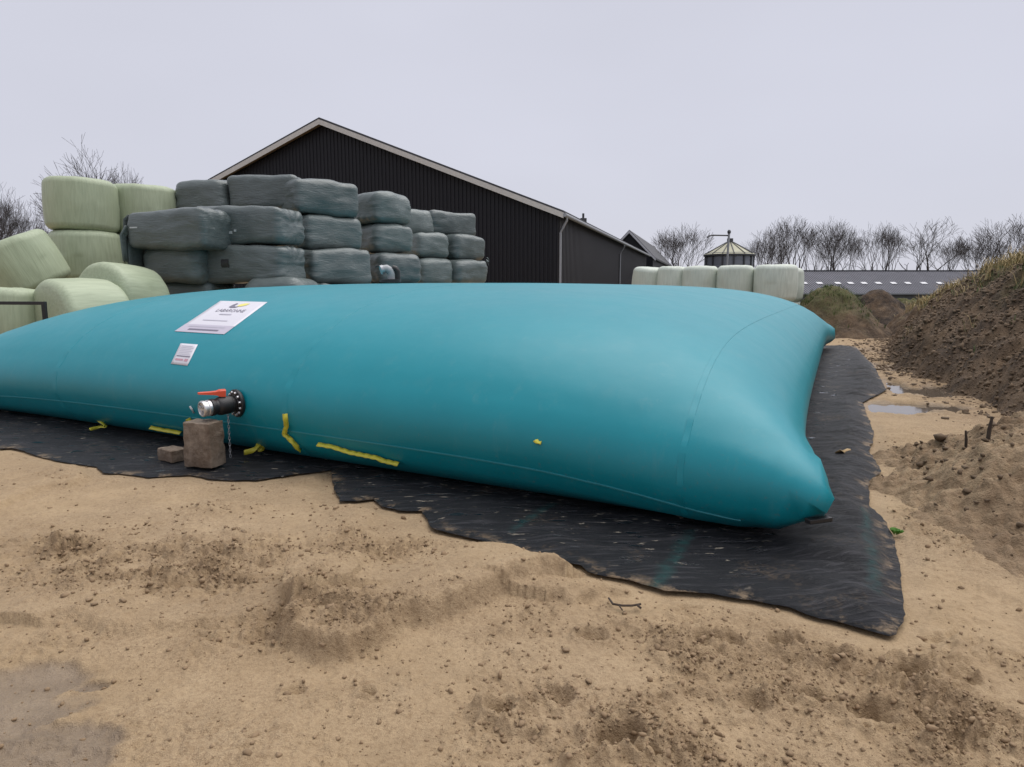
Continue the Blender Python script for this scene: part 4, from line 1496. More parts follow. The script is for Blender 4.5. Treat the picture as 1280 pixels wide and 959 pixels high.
GG = 'green wrapped round bales on the left'
GR = 'pale green round bales in the row on the right'


def round_bale(x, y, z, D, H, label, group, mat, seed, rot=(0, 0, 0)):
    o = link('round_bale', round_bale_mesh(D, H, seed), M[mat], None, (x, y, z), rot)
    return tag(o, label, 'bale', group)


def tipped_bale(px, py, Y, D, H, label, group, mat, seed, rot):
    """placed by its middle, for bales that lie or lean"""
    from mathutils import Euler
    c = Vector(at_y(px, py, Y)) - Euler(rot).to_matrix() @ Vector((0, 0, H / 2))
    return round_bale(c.x, c.y, c.z, D, H, label, group, mat, seed, rot)




YG = 17.0
round_bale(px_x(101, YG, 3.6), YG, 3.00, 1.52, 1.24, 'green round bale standing highest at the far left, tilted slightly, bare tree behind', GG, 'green', 1, (R(-1), R(2), 0.3))
round_bale(px_x(181, 18.2, 3.6), 18.2, 3.02, 1.6, 1.22, 'high green round bale directly behind the drooping dark bale', GG, 'green', 2, (0, R(1), 1.3))
round_bale(px_x(108, YG, 2.4), YG, 1.80, 1.52, 1.22, 'green round bale in the middle of the left stack, under the highest one', GG, 'green', 3, (0, 0, 2.1))
round_bale(px_x(184, 18.2, 2.4), 18.2, 1.80, 1.66, 1.22, 'green round bale in shadow, glimpsed between the dark bales and the left stack', GG, 'green', 4, (0, 0, 0.7))
round_bale(px_x(74, 18.8, 2.4), 18.8, 1.80, 1.5, 1.22, 'green round bale showing a sliver behind the middle left bale', GG, 'green', 5)
for k, (px, Y) in enumerate(((104, YG), (184, 18.2))):
    round_bale(px_x(px, Y), Y, 0.60, 1.6, 1.23, ['green round bale at the base of the left stack under the middle one', 'green round bale at the base behind the drooping dark bale'][k], GG, 'green', 20 + k)
tipped_bale(26, 332, 14.8, 1.5, 1.15, 'big green round bale tipped over, leaning at the left edge of the stack', GG, 'green', 6, (R(8), R(-24), 0.3))
tipped_bale(154, 376, 14.4, 1.45, 1.25, 'green bale lying with a domed top, nearest the dark stack', GG, 'green', 7, (R(84), R(6), R(-18)))
tipped_bale(103, 404, 13.2, 1.62, 1.25, 'broad green bale lying domed just above the left end of the tank', GG, 'green', 8, (R(90), 0, R(-30)))
tipped_bale(10, 400, 13.0, 1.2, 1.2, 'green bale behind the black hoop rail at the left edge', GG, 'green', 9, (0, R(3), 1.0))

# pale bales on the right, two high
spots = [(969, 23.7, 1.36), (919.5, 24.4, 1.20), (875, 25.1, 1.22), (840, 25.8, 1.15), (808, 26.4, 1.10)]
names = ['first from the right, largest', 'second from the right', 'in the middle, under the silo', 'second from the left, crumpled edge', 'leftmost, next to the dark barn']
for k, (px, Y, D) in enumerate(spots):
    round_bale(px_x(px, Y), Y, 1.19, D, 1.24, 'pale green wrapped bale beyond the tank, ' + names[k], GR, 'pale', 40 + k, (R(random.uniform(-1, 1)), R([0, 0, 1, -2, 6][k]), k * 1.3))
    round_bale(px_x(px, Y), Y, -0.02, D, 1.21, 'lower pale green bale under the one ' + names[k], GR, 'pale', 50 + k, (0, 0, k * 2.3))
round_bale(px_x(983, 25.2), 25.2, 1.14, 1.1, 1.22, 'pale green bale peeking out behind the right end of the pale row', GR, 'pale', 60)
round_bale(px_x(983, 25.2), 25.2, -0.03, 1.1, 1.2, 'lower pale green bale behind the right end of the pale row', GR, 'pale', 61)


# ------------------------------------------------------------------ barns, shed, silo
def corr_profile(n, pitch, depth):
    """trapezoid sheet profile: list of (s, offset)"""
    out = []
    for k in range(n):
        s = k * pitch
        out += [(s, 0), (s + pitch * 0.32, 0), (s + pitch * 0.42, depth), (s + pitch * 0.90, depth)]
    out.append((n * pitch, 0))
    return out


def corr_wall(P0, d, nrm, length, z0, topfn, pitch, depth):
    n = int(length / pitch)
    pr = corr_profile(n, length / n, depth)
    V, F = [], []
    for i, (s, o) in enumerate(pr):
        p = np.array(P0) + np.array(d) * s + np.array(nrm) * o
        V += [(p[0], p[1], z0), (p[0], p[1], topfn(s))]
        if i:
            a = 2 * (i - 1)
            F.append((a, a + 2, a + 3, a + 1))
    return mesh_np('wall', V, F, False)


def build_barn():
    e = 5.15
    yaw = math.atan2(255, 858)
    ds = np.array([math.sin(yaw), math.cos(yaw)])          # along the side wall
    dg = np.array([-math.cos(yaw), math.sin(yaw)])         # along the gable, to the left
    c0 = np.array([px_x(697, 32.0), 32.0])
    Lb = 41.0
    e = at_y(700, 266, 32.0)[2]
    c0 = at_y(697.5, 300, 32.0)[:2]
    sA, bst = 12.0, 1e9
    for k in np.linspace(10, 16, 400):
        q = at_y(405, 154, c0[1] + dg[1] * k)
        if abs(q[0] - (c0[0] + dg[0] * k)) < bst: bst, sA, ap = abs(q[0] - (c0[0] + dg[0] * k)), k, q[2]
    W = 2 * sA
    t = empty('barn', 'large barn with black ribbed gable, pale bargeboards and a long dark side wall', 'barn', (c0[0], c0[1], 0))
    topf = lambda s: e + (ap - e) * (1 - abs(s - W / 2) / (W / 2)) - 0.12
    nf = -ds
    link('gable_wall', corr_wall((0, 0), dg, nf, W, -0.05, topf, 0.2, 0.035), M['clad'], t)
    link('side_wall', corr_wall((0, 0), ds, -dg, Lb, -0.05, lambda s: e - 0.05, 0.32, 0.06), M['clad_side'], t)
    P = lambda s, g, z: Vector((ds[0] * s + dg[0] * g, ds[1] * s + dg[1] * g, z))
    # closed body behind (far and left walls)
    mb = MB()
    mb.poly([P(0.02, W, -0.05), P(Lb, W, -0.05), P(Lb, W, e), P(0.02, W, e)])
    mb.poly([P(Lb, 0, -0.05), P(Lb, W, -0.05), P(Lb, W, e), P(Lb, W / 2, ap - 0.1), P(Lb, 0, e)])
    mb.build('rear_wall', M['clad'], t)
    # roof with overhang
    sl = (ap - e) / (W / 2)
    for sg in (0, 1):
        mb = MB()
        g0, g1 = (-0.35, W / 2) if sg == 0 else (W + 0.35, W / 2)
        z0 = e - 0.35 * sl + 0.06
        pts = [P(-0.45, g0, z0), P(-0.45, g1, ap + 0.06), P(-0.45, g1, ap + 0.18), P(-0.45, g0, z0 + 0.12)]
        mb.prism(pts, P(Lb + 0.8, 0, 0))
        mb.build('roof', M['roof'], t)
        # bargeboard, timber soffit strip
        mb = MB()
        pts = [P(-0.49, g0, z0 - 0.22), P(-0.49, g1, ap - 0.16), P(-0.49, g1, ap + 0.08), P(-0.49, g0, z0 + 0.03)]
        mb.prism(pts, P(0.036, 0, 0))
        mb.build('bargeboard', M['barge'], t)
        mb = MB()
        pts = [P(-0.44, g0, z0 - 0.06), P(-0.44, g1, ap - 0.06), P(-0.44, g1, ap + 0.05), P(-0.44, g0, z0 + 0.05)]
        mb.prism(pts, P(0.40, 0, 0))
        mb.build('soffit', M['timber'], t)
    # gutter and downpipes
    gz = e - 0.22
    MB().tube([P(-0.5 + k, -0.42, gz + 0.06) for k in np.linspace(0, Lb + 0.5, 12)], 0.09, 10).build('gutter', M['zinc'], t, True)
    for s in (-0.06, 20.5):
        MB().tube([P(s, -0.42, gz), P(s, -0.42, gz - 0.15), P(s + 0.02, -0.25, gz - 0.45), P(s + 0.02, -0.13, gz - 0.7), P(s + 0.02, -0.13, 0.0)], 0.055, 10).build('downpipe', M['zinc'], t, True)
    MB().box(P(12.5, 1.2, e + 1.2 * sl + 0.28), (0.35, 0.35, 0.45), yaw, 0.03).cyl(P(12.5, 1.2, e + 1.2 * sl + 0.5), P(12.5, 1.2, e + 1.2 * sl + 0.8), 0.07, 0.07, 8).build('roof_vent', M['roof'], t)
    MB().box(P(-0.03, W / 2, 0.15), (W, 0.05, 0.4), -yaw).build('plinth', M['grey_wall'], t)
    return t


build_barn()


def build_barn2():
    Y = 76.0
    k = Y / FPX
    x0, xa, x1 = px_x(757, Y, 6), px_x(786.5, Y, 6), px_x(816, Y, 6)
    ez, az = CAM_H + 38 * k, CAM_H + 68 * k
    yaw = R(16.5)
    t = empty('farm_house', 'small steep gabled house with white verge and dark tiles, beyond the long barn', 'house', (xa, Y, 0))
    d, g = Vector((math.sin(yaw), math.cos(yaw), 0)), Vector((math.cos(yaw), -math.sin(yaw), 0))
    hw = (x1 - x0) / 2
    Lh = 30
    P = lambda s, q, z: d * s + g * q + Vector((0, 0, z))
    MB().prism([P(0, -hw, -1), P(0, hw, -1), P(0, hw, ez - 0.1), P(0, 0, az - 0.15), P(0, -hw, ez - 0.1)], d * Lh).build('wall', M['clad'], t)
    for sg in (-1, 1):
        MB().prism([P(-0.3, 0, az), P(-0.3, sg * (hw + 0.3), ez - 0.35), P(-0.3, sg * (hw + 0.3), ez - 0.15), P(-0.3, 0, az + 0.2)], d * (Lh + 0.6)).build('roof', M['roof'], t)
        MB().prism([P(-0.36, 0, az - 0.15), P(-0.36, sg * (hw + 0.32), ez - 0.5), P(-0.36, sg * (hw + 0.32), ez - 0.22), P(-0.36, 0, az + 0.13)], d * 0.05).build('verge_board', M['skylight'], t)
    # low red brick annex at its right
    a = empty('brick_annex', 'low red brick building with a grey roof glimpsed above the left pale bale', 'outbuilding', (px_x(824, 70), 70, -1.0))
    MB().box((0, 0, 1.3), (1.6, 6, 5.2), 0).build('wall', M['red_brick'], a)
    MB().prism([Vector((-1.0, -3.2, 3.85)), Vector((1.0, -3.2, 3.85)), Vector((0, -3.2, 4.5))], (0, 6.4, 0)).build('roof', M['roof'], a)
    MB().box((0.1, -3.02, 2.9), (0.5, 0.05, 0.8)).build('window', M['skylight'], a)


build_barn2()


def build_shed():
    Y0 = 72.0
    t = empty('shed', 'long low shed with grey corrugated roof and a row of white skylights', 'shed', (px_x(1120, Y0), Y0, -1.2))
    k = Y0 / FPX
    z0 = CAM_H + 1.2
    xl, xr = px_x(985, Y0) - px_x(1120, Y0), px_x(1330, Y0) - px_x(1120, Y0)
    ez, rz = z0 - 7.0 * k, z0 + 20.5 * (Y0 + 7) / FPX
    depth = 7.0
    n = 110
    pr = corr_profile(n, (xr - xl) / n, 0.06)
    for sg in (1, -1):
        V, F = [], []
        for i, (s, o) in enumerate(pr):
            V += [(xl + s, depth - sg * (depth + 0.4), ez + o), (xl + s, depth, rz + o)]
            if i: F.append((2 * i - 2, 2 * i, 2 * i + 1, 2 * i - 1))
        link('roof', mesh_np('roof', V, F, False), M['shed_roof'], t)
    MB().box(((xl + xr) / 2, depth, (ez - 0.1) / 2), (xr - xl - 0.6, 2 * depth - 0.6, ez - 0.1)).build('wall', M['grey_wall'], t)
    MB().box(((xl + xr) / 2, depth, rz + 0.06), (xr - xl, 0.5, 0.10)).build('ridge_cap', M['roof'], t)
    MB().box(((xl + xr) / 2, -0.42, ez + 0.0), (xr - xl, 0.12, 0.16)).build('gutter', M['zinc'], t)
    slope = (rz - ez) / (depth + 0.4)
    for px in (1007, 1026, 1049, 1065, 1082, 1100, 1119, 1137, 1157, 1177, 1197, 1217):
        x = px_x(px, Y0 + 2.2) - px_x(1120, Y0)
        yy = 2.6
        zc = ez + slope * (yy + 0.4) + 0.10
        MB().box((0, 0, 0), (0.60, 0.60, 0.06), 0, 0.015, Matrix.Translation((x, yy, zc)) @ Matrix.Rotation(math.atan(slope), 4, 'X')).build('skylight', M['skylight'], t)


build_shed()


def build_silo():
    Y = 46.0
    k = Y / FPX
    x = px_x(910, Y)
    t = empty('silo', 'round grey steel silo with a ribbed conical roof, behind the pale bales', 'silo', (x, Y, 0))
    r = 28 * k
    top = CAM_H + 40 * k
    n = 48
    prof = []
    z = -0.1
    while z < top - 0.01:
        prof += [(r, z), (r + 0.02, z + 0.13), (r, z + 0.26)]
        z += 0.27
    MB().lathe(prof, n).build('wall', M['silo'], t, True)
    MB().lathe([(r + 0.12, top - 0.02), (r + 0.12, top + 0.03), (0.18, top + 15.5 * k), (0.0, top + 16 * k)], n).build('roof', M['silo_roof'], t)
    MB().lathe([(r + 0.13, top - 0.08), (r + 0.16, top - 0.08), (r + 0.16, top + 0.02), (r + 0.13, top + 0.02)], n).build('eave_ring', M['silo_rib'], t)
    for j in range(14):
        a = j * 2 * math.pi / 14 + 0.1
        MB().box((math.cos(a) * (r + 0.04), math.sin(a) * (r + 0.04), top / 2), (0.08, 0.10, top), a).build('post', M['silo_rib'], t)
        p0 = Vector((math.cos(a) * (r + 0.1), math.sin(a) * (r + 0.1), top + 0.07))
        p1 = Vector((math.cos(a) * 0.2, math.sin(a) * 0.2, top + 15.7 * k))
        MB().cyl(p0, p1, 0.03, 0.03, 6).build('roof_rib', M['silo_rib'], t)
    MB().cyl((0, 0, top + 14 * k), (0, 0, top + 20 * k), 0.2, 0.2, 12).build('cap', M['silo_rib'], t)
    Y2 = 43.5
    k2 = Y2 / FPX
    xp = px_x(907, Y2)
    p = empty('filling_pipe', 'tall pale filling pipe with side arm standing before the silo', 'pipe', (xp, Y2, 0))
    zt = CAM_H + 66 * k2
    MB().cyl((-0.05, 0, -0.1), (0.07, 0, zt), 0.07, 0.07, 10).build('pole', M['zinc'], p, True)
    MB().lathe([(0.0, zt - 0.02), (0.10, zt), (0.12, zt + 0.12), (0.06, zt + 0.22), (0, zt + 0.22)], 10, Matrix.Translation((0.07, 0, 0))).build('head', M['silo_rib'], p, True)
    za = CAM_H + 63.5 * k2
    MB().tube([(0.05, 0, za), (-0.9, 0, za + 0.02), (-1.2, 0, za - 0.03), (-1.3, 0, za - 0.12)], 0.045, 6).build('arm', M['silo_rib'], p, True)


build_silo()


# things by the barn's side wall
def build_drums():
    Y = 30.5
    t = empty('cable_reel', 'rust brown reel standing on edge by the barn side wall', 'reel', (px_x(761, Y), Y, 0))
    r = 0.36
    zc = CAM_H - 2 * Y / FPX - 0.3
    for y in (-0.22, 0.22):
        MB().lathe([(0.08, -0.03), (r, -0.03), (r, 0.03), (0.08, 0.03)], 24, Matrix.Translation((0, y, zc)) @ Matrix.Rotation(R(90), 4, 'X')).build('flange', M['rust'], t, True)
    MB().cyl((0, -0.2, zc), (0, 0.2, zc), 0.2, 0.2, 18).build('drum', M['wood'], t, True)
    MB().box((0, 0, (zc - r) / 2), (0.6, 0.5, max(0.1, zc - r))).build('stand', M['wood'], t)
    o = empty('tyre', 'black tyre standing upright between the reel and the downpipe', 'tyre', (px_x(745, Y), Y, 0))
    MB().lathe([(0.20, -0.1), (0.32, -0.11), (0.36, -0.06), (0.36, 0.06), (0.32, 0.11), (0.20, 0.1), (0.20, -0.1)], 28, Matrix.Translation((0, 0, zc)) @ Matrix.Rotation(R(84), 4, 'X') @ Matrix.Rotation(R(14), 4, 'Y')).build('tread', M['rubber'], o, True)
    MB().box((0, 0, (zc - .36) / 2), (0.5, 0.4, max(0.1, zc - .36))).build('stand', M['wood'], o)
    b = tag(MB().lathe([(0.0, 0.0), (0.3, 0.0), (0.31, 0.1), (0.29, 0.3), (0.31, 0.55), (0.30, 1.2), (0.30, zc + 0.22), (0.26, zc + 0.27), (0.0, zc + 0.27)], 24).build('barrel', M['rust'], None, True, (px_x(734, Y + .3), Y + 0.3, 0)),
            'dull brown barrel at the barn side wall left of the upright tyre', 'barrel')


build_drums()


# black hoop rail at the far left
def build_hoop():
    Y = 11.4
    p1, p0 = at_y(55, 381, Y), at_y(-60, 381, Y + 0.3)
    t = empty('hoop_rail', 'black metal hoop rail standing left of the tank before the green bales', 'rail', (p1[0], p1[1], 0))
    z = p1[2]
    d = Vector((p0[0] - p1[0], p0[1] - p1[1], 0))
    MB().box((0, 0, z / 2), (0.06, 0.06, z), 0, 0.004).build('post', M['black_plastic'], t)
    MB().box((d.x, d.y, z / 2), (0.06, 0.06, z), 0, 0.004).build('post', M['black_plastic'], t)
    MB().box((d.x / 2, d.y / 2, z + 0.025), (d.length + 0.06, 0.062, 0.055), math.atan2(d.y, d.x), 0.004).build('top_bar', M['black_plastic'], t)


build_hoop()


# ------------------------------------------------------------------ small things around the tank
def stone(name, px, py, w, d, h, z, rz, label, seed, cut=5):
    c = at(px, py, 0.045)
    bm = bmesh.new()
    bmesh.ops.create_cube(bm, size=1, matrix=Matrix.Diagonal((w, d, h, 1)))
    bmesh.ops.bevel(bm, geom=list(bm.edges), offset=0.006, segments=1, affect='EDGES')
    bmesh.ops.triangulate(bm, faces=bm.faces)
    bmesh.ops.subdivide_edges(bm, edges=bm.edges, cuts=cut, use_grid_fill=True)
    co = np.array([v.co[:] for v in bm.verts])
    s = seed * 5.3
    n = 0.014 * fbm(co[:, 0] * 9 + s, co[:, 1] * 9, co[:, 2] * 9, 4) + 0.004 * ridged(co[:, 0] * 22 + s, co[:, 1] * 22, co[:, 2] * 22, 2) - 0.003
    if h > 0.3:
        n = n - 0.012 * np.exp(-((co[:, 2] + 0.02 * np.sin(co[:, 0] * 9 + 2) + 0.01) / 0.012) ** 2) + 0.010 * (co[:, 2] < -0.02)
    for v, k in zip(bm.verts, n):
        v.co += v.co.normalized() * float(k)
        v.co.z += h / 2
    for f in bm.faces: f.smooth = True
    for e in bm.edges:
        if len(e.link_faces) == 2 and e.calc_face_angle(0) > R(28): e.smooth = False
    me = bpy.data.meshes.new(name)
    bm.to_mesh(me); bm.free()
    o = link(name, me, M['block'], None, (c[0], c[1], z), (0, 0, rz))
    return tag(o, label, 'block')


stone('concrete_block', 257, 580, 0.285, 0.19, 0.40, 0.045, R(-16), 'tall rough mud-stained concrete block standing on end under the valve', 1, 7)
stone('concrete_block', 216, 573, 0.24, 0.16, 0.115, 0.03, R(-35), 'small flat grey brick lying left of the tall concrete block', 3)


def ribbon(name, pts, w, label, mat='yellow', twist=0.0):
    """pts: list of world points; a thin flat strap"""
    mb = MB()
    rows = []
    P = [Vector(p) for p in pts]
    Q = []
    for i in range(len(P) - 1):
        for k in range(5):
            t = k / 5
            p0, p1, p2, p3 = P[max(i - 1, 0)], P[i], P[i + 1], P[min(i + 2, len(P) - 1)]
            Q.append(0.5 * ((2 * p1) + (p2 - p0) * t + (2 * p0 - 5 * p1 + 4 * p2 - p3) * t * t + (3 * p1 - p0 - 3 * p2 + p3) * t ** 3))
    Q.append(P[-1])
    n = len(Q)
    for i, p in enumerate(Q):
        t = (Q[min(i + 1, n - 1)] - Q[max(i - 1, 0)]).normalized()
        view = Vector((0.25, -0.75, 0.6)).normalized()
        s = t.cross(view).normalized()
        s = Matrix.Rotation(twist * math.sin(i * 0.7), 3, t) @ s
        rows.append([mb.bm.verts.new(p - s * w / 2), mb.bm.verts.new(p + s * w / 2)])
    for A, C in zip(rows, rows[1:]):
        mb.bm.faces.new((A[0], A[1], C[1], C[0]))
    o = mb.build(name, M[mat], None, True)
    m = o.modifiers.new('thickness', 'SOLIDIFY'); m.thickness = 0.004
    return tag(o, label, 'strap', 'yellow straps around the tank foot')


tb = bmesh.new(); tb.from_mesh(me_tank); tb.transform(Matrix.Translation(ORIGIN))
BVH = BVHTree.FromBMesh(tb)
W_ = lambda px, py, z: tuple(at(px, py, z))
S_ = lambda px, py, off=0.02: tuple(on_tank(px, py, off)[0])


def SG(px, py):
    """on the tank skin where it is hit above the cloth, else on the cloth"""
    p, n = on_tank(px, py, 0.035)
    g = at(px, py, 0.06)
    if p.y < g[1] + 0.15: return tuple(p)
    return tuple(g)


def path(px):
    out = []
    for (a, b), (c, d) in zip(px, px[1:]):
        k = max(2, int(math.hypot(c - a, d - b) / 5))
        out += [SG(a + (c - a) * i / k, b + (d - b) * i / k) for i in range(k)]
    return out + [SG(*px[-1])]


ribbon('strap', path([(360, 517), (361, 530), (359, 540), (367, 548), (378, 560)]), 0.045, 'crumpled yellow strap hanging down the tank side', twist=0.35)
ribbon('strap', path([(400, 553), (418, 556), (440, 563), (470, 569), (500, 576)]), 0.042, 'long yellow strap trailing sideways along the tank foot', twist=0.2)
ribbon('strap', path([(190, 531), (205, 534), (218, 536), (228, 538)]), 0.045, 'flat muddy yellow strap lying behind the tall concrete block', twist=0.1)
ribbon('strap', [W_(305, 566, .07), W_(318, 562, .10), W_(325, 554, .15), W_(328, 560, .10), W_(322, 563, .08)], 0.05, 'curled yellow strap scrap on the cloth right of the chain', twist=0.6)
ribbon('strap', [W_(112, 537, .06), W_(124, 534, .07), W_(132, 533, .08), W_(124, 526, .12), W_(118, 521, .16), W_(134, 525, .12)], 0.035, 'looped yellow strap scrap on the cloth at the far left', twist=0.5)
ribbon('strap', [SG(238, 521), SG(241, 526), SG(243, 531)], 0.05, 'short green yellow strap end poking out above the tall concrete block', twist=0.3)
ribbon('strap', [S_(669, 550, .005), S_(673, 552, .012), S_(677, 553, .005)], 0.035, 'tiny yellow scrap stuck on the tank side', twist=0.4)
ribbon('strap', [S_(238, 508, .006), S_(241, 511, .012), S_(243, 516, .006)], 0.02, 'tiny pale scrap stuck on the tank left of the valve', 'torn', 0.4)
tb.free()


def stick(px, py, r, h, lean, label):
    d = ray(px, py)
    # first point of the heap along the view ray
    p = None
    for k in range(40, 160):
        q = np.array([0, 0, CAM_H]) + d * (k * 0.06)
        z = heap_near(q[0:1], q[1:2])[0][0]
        zb = bank_h(q[0:1], q[1:2])[0][0]
        if q[2] < max(z, zb, 0): p = q; break
    if p is None: p = at(px, py)
    mb = MB()
    mb.tube([Vector(p) + Vector((0, 0, -0.1)), Vector(p) + Vector((lean * 0.4, 0, h * 0.5)), Vector(p) + Vector((lean, 0, h))], [r * 1.1, r, r * 0.7], 7)
    return tag(mb.build('wooden_stake', M['wood'], None, True), label, 'stake')


stick(1208, 560, 0.011, 0.15, -0.02, 'thin dark stake stub on the sandy heap, the left one')
stick(1234, 552, 0.015, 0.20, 0.02, 'thicker dark stake stub on the sandy heap, the right one')


def leaf():
    c = at(1054, 565, 0.07)
    mb = MB()
    vs = [mb.bm.verts.new((0.075 * math.cos(a) * (1 + 0.2 * math.sin(3 * a)), 0.038 * math.sin(a) * (1 + 0.3 * math.cos(2 * a)), 0.03 * math.sin(2 * a))) for a in np.linspace(0, 2 * math.pi, 14, endpoint=False)]
    cc = mb.bm.verts.new((0, 0, 0.012))
    for i in range(14): mb.bm.faces.new((vs[i], vs[(i + 1) % 14], cc))
    o = mb.build('dry_leaf', M['leaf'], None, True, (c[0], c[1], c[2]))
    m = o.modifiers.new('thickness', 'SOLIDIFY'); m.thickness = 0.003
    tag(o, 'curled pale brown leaf on the black cloth beside the tank', 'leaf')


leaf()


def weed():
    c = at(1119, 668, 0.0)
    mb = MB()
    rg = random.Random(4)
    for k in range(16):
        a = rg.uniform(0, 6.28); L = rg.uniform(0.02, 0.05)
        d = Vector((math.cos(a), math.sin(a), 0)); n = Vector((-d.y, d.x, 0)) * 0.016
        p = d * 0.01
        mid = p + d * L * 0.6 + Vector((0, 0, 0.035)); tip = p + d * L + Vector((0, 0, 0.03))
        A = [mb.bm.verts.new(q) for q in (p, mid + n, tip, mid - n)]
        mb.bm.faces.new(A)
    o = mb.build('weed', M['weed'], None, False, (c[0], c[1], 0.0))
    tag(o, 'small bright green weed at the right edge of the cloth', 'weed')


weed()


def twig():
    mb = MB()
    g = lambda px, py, z=0.02: at(px, py, z)
    mb.tube([g(761, 748), g(766, 755, .035), g(778, 757, .03), g(790, 757, .03), g(801, 755, .03)], 0.006, 5)
    mb.tube([g(774, 757, .03), g(778, 763, .02)], 0.004, 5)
    mb.tube([g(796, 756, .03), g(801, 760, .03)], 0.006, 5)
    tag(mb.build('twig', M['wood'], None, True), 'thin dark crooked twig lying on the sand near the cloth edge', 'twig')


twig()


# ------------------------------------------------------------------ bare trees
def tree_segments(seed, H, spread, levels, trunk_r, trunk_f=0.22, lean=0.0, kids=(2, 4)):
    rg = random.Random(seed)
    segs = []

    def grow(p, d, L, r, lv):
        # a slightly crooked limb in two pieces, then side limbs and a fork
        w = 0.05 + 0.018 * lv
        d1 = (d + Vector((rg.gauss(0, w), rg.gauss(0, w), rg.gauss(0.03, w * 0.5)))).normalized()
        m = p + d * L * 0.5
        e = m + d1 * L * 0.5
        r1 = r * 0.74
        segs.append((p, m, r, (r + r1) / 2, lv)); segs.append((m, e, (r + r1) / 2, r1, lv))
        if lv >= levels: return
        n = rg.randint(*kids) + (1 if lv == 0 else 0)
        a0 = rg.uniform(0, 6.283)
        for k in range(n):
            tilt = rg.uniform(0.20, spread) * (1.0 if k else 0.6)
            o = Matrix.Rotation(a0 + k * 6.283 / n + rg.gauss(0, .4), 3, d1) @ d1.orthogonal().normalized()
            nd = (d1 * math.cos(tilt) + o * math.sin(tilt) + Vector((0, 0, 0.14 if lv < 4 else 0.08))).normalized()
            q = e if (k < 2 or lv == 0) else p.lerp(e, rg.uniform(0.45, 0.9))
            grow(q, nd, L * rg.uniform(0.70, 0.98) * (1.25 if lv == 0 else 1.0), max(r1 * rg.uniform(0.5, 0.75), 0.004), lv + 1)
    grow(Vector((0, 0, -0.3)), Vector((lean, 0, 1)).normalized(), H * trunk_f, trunk_r, 0)
    zmax = max(s[1].z for s in segs)
    k = H / zmax
    out = []
    for a, b, r0, r1, lv in segs:
        a, b = a * k, b * k
        if lv >= 3 and (b.x ** 2 + b.y ** 2) / (0.33 * H) ** 2 + ((b.z - 0.60 * H) / (0.43 * H)) ** 2 > 1: continue
        out.append((a, b, r0, r1, lv))
    zm = max(s[1].z for s in out)
    return [(a * (H / zm), b * (H / zm), r0, r1, lv) for a, b, r0, r1, lv in out]


def seg_mesh(name, segs, minr):
    V, F = [], []
    for a, b, r0, r1, lv in segs:
        n = 6 if lv < 2 else 3
        t = (b - a).normalized()
        o = t.orthogonal().normalized()
        q = t.cross(o)
        i = len(V)
        for c, r in ((a, r0), (b, r1)):
            r = max(r, minr)
            for k in range(n):
                an = k * 6.2832 / n
                V.append(c + o * math.cos(an) * r + q * math.sin(an) * r)
        for k in range(n):
            F.append((i + k, i + (k + 1) % n, i + n + (k + 1) % n, i + n + k))
    return mesh_np(name, [v[:] for v in V], F, True)


def tree_kind(seed, H, spread, levels, tr, minr, tf=0.22, kids=(2, 4)):
    s = tree_segments(seed, H, spread, levels, tr, tf, 0.0, kids)
    return seg_mesh('trunk', [x for x in s if x[4] <= 1], minr), seg_mesh('crown', [x for x in s if x[4] > 1], minr)


KINDS = [tree_kind(sd_, 11.5, 0.60, 7, 0.38, 0.0108, 0.20, (2, 3)) for sd_ in (1, 5, 9, 14)]
KINDS += [tree_kind(sd_, 11.5, 0.62, 8, 0.22, 0.0085, 0.18, (2, 3)) for sd_ in (3, 8)]
for tmesh, cmesh in KINDS:
    tmesh.materials.append(M['bark']); cmesh.materials.append(M['twig'])


def tree(px, py_top, Y, kind, label, wide=1.0, group='bare trees along the horizon', rz=0.0, base=-1.0):
    if Y > 90: wide, py_top = wide * 1.3, py_top - 6
    z = at_y(px, py_top, Y)[2]
    s = (z - base) / 11.5
    t = empty('bare_tree', label, 'tree', (px_x(px, Y, 8), Y, base), rz, group)
    t.scale = (s * wide, s * wide, s)
    link('trunk', KINDS[kind][0], None, t)
    link('crown', KINDS[kind][1], None, t)
    return t


tree(853, 282, 105, 0, 'broad bare tree left of the silo, above the left pale bales', 1.0)
tree(838, 292, 118, 2, 'low bare tree at the end of the small house roof', 0.7, rz=1)
tree(942, 287, 112, 1, 'bare tree right of the silo with upright branches', 0.95, rz=2)
tree(968, 291, 118, 3, 'thin bare tree behind the largest pale bale', 0.8, rz=1.3)
tree(993, 275, 108, 2, 'tall bare tree above the left end of the long shed roof', 0.9, rz=0.6)
tree(1021, 290, 122, 0, 'slim bare tree between two taller ones over the shed', 0.6, rz=2.2)
tree(1041, 276, 108, 3, 'tall fan-shaped bare tree over the third and fourth skylights', 0.85, rz=3)
tree(1069, 284, 110, 1, 'narrow bare tree left of the middle of the shed roof', 0.6, rz=4)
tree(1092, 281, 110, 0, 'bare tree over the middle skylights of the shed', 0.75, rz=5)
tree(1113, 288, 116, 2, 'slender bare tree just left of the big round-crowned one', 0.6, rz=0.3)
tree(1146, 278, 106, 1, 'big round-crowned bare tree over the right half of the shed roof', 1.15, rz=1.0)
tree(1187, 302, 112, 2, 'small bushy bare tree right of the big round-crowned one', 0.95, rz=2.7)
tree(1232, 290, 100, 3, 'bare tree rising behind the crest of the soil bank', 0.9, rz=0.9)
tree(1262, 272, 98, 0, 'tall bare tree at the right picture edge behind the bank', 1.0, rz=3.4)
tree(1300, 270, 98, 1, 'bare tree outside right, its branches reaching over the bank', 1.0, rz=2.4)
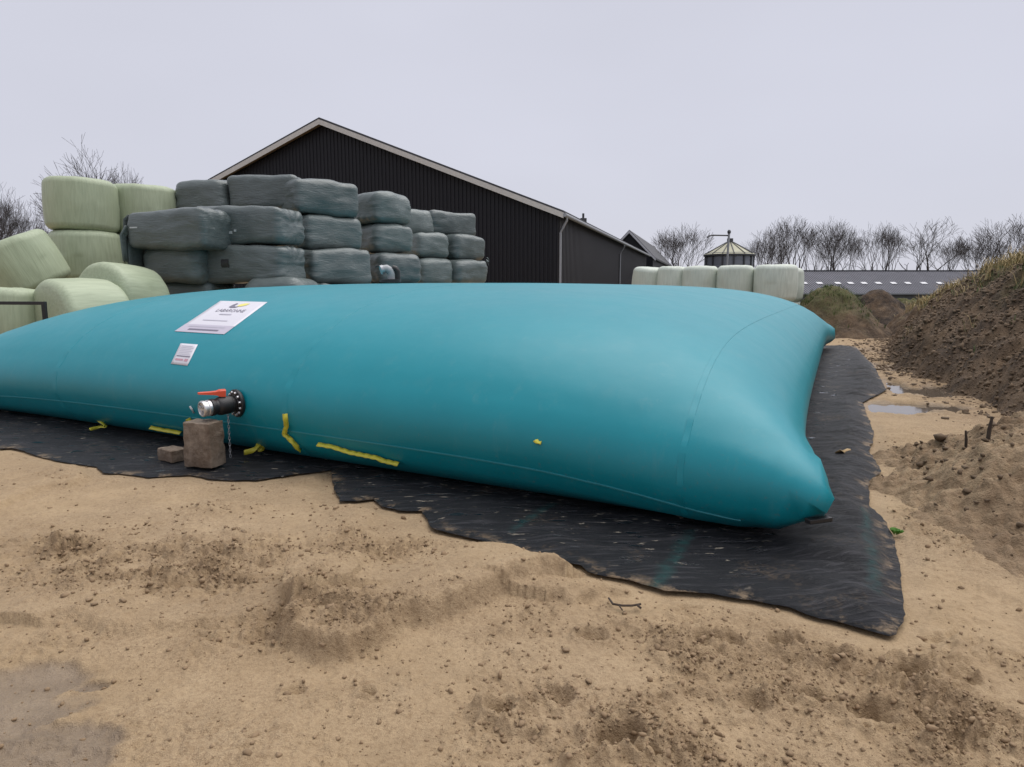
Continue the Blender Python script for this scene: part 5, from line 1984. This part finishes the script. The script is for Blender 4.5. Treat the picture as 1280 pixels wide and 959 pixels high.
tree(114, 172, 46, 4, 'large bare tree with a spreading fan of twigs behind the highest green bale', 1.0, 'bare trees behind the left bales', rz=0.8, base=0)
tree(173, 204, 52, 5, 'thin bare sapling between the left bales and the barn', 0.6, 'bare trees behind the left bales', rz=2, base=0)
tree(22, 226, 44, 5, 'bare tree at the left edge above the thicket', 0.8, 'bare trees behind the left bales', rz=1.1, base=0)
tree(-20, 222, 42, 4, 'bare tree cut by the left picture edge', 0.9, 'bare trees behind the left bales', rz=0.2, base=0)


def thicket():
    rg = random.Random(3)
    segs = []
    for k in range(420):
        x = rg.uniform(px_x(-140, 38), px_x(62, 38)); y = rg.uniform(36, 41)
        p = Vector((x, y, -0.1))
        d = Vector((rg.gauss(0, .22), rg.gauss(0, .22), 1)).normalized()
        L = rg.uniform(2.4, 4.6)
        e = p + d * L
        segs.append((p, e, 0.02, 0.010, 3))
        for j in range(6):
            q = p.lerp(e, rg.uniform(0.35, 0.98))
            dd = (d + Vector((rg.gauss(0, .5), rg.gauss(0, .5), 0.2))).normalized()
            f = q + dd * rg.uniform(0.4, 1.1)
            segs.append((q, f, 0.010, 0.006, 3))
            g = f + (dd + Vector((rg.gauss(0, .5), rg.gauss(0, .5), 0.3))).normalized() * 0.5
            segs.append((f, g, 0.008, 0.005, 3))
    o = link('undergrowth', seg_mesh('undergrowth', segs, 0.008), M['twig'])
    tag(o, kind='stuff')
    # a bramble floor in the thicket
    sg2 = []
    for k in range(2600):
        x = rg.uniform(px_x(-140, 37), px_x(64, 37)); y = rg.uniform(35.5, 41)
        p = Vector((x, y, rg.uniform(0, 2.3)))
        d = Vector((rg.gauss(0, 1), rg.gauss(0, 1), rg.gauss(0.3, .6))).normalized()
        sg2.append((p, p + d * rg.uniform(0.3, 0.8), 0.012, 0.008, 3))
    M['bramble'] = mat_bark('brown_bramble', (0.045, 0.030, 0.020), (0.10, 0.07, 0.045))
    o = link('brambles', seg_mesh('brambles', sg2, 0.010), M['bramble'])
    tag(o, kind='stuff')


thicket()
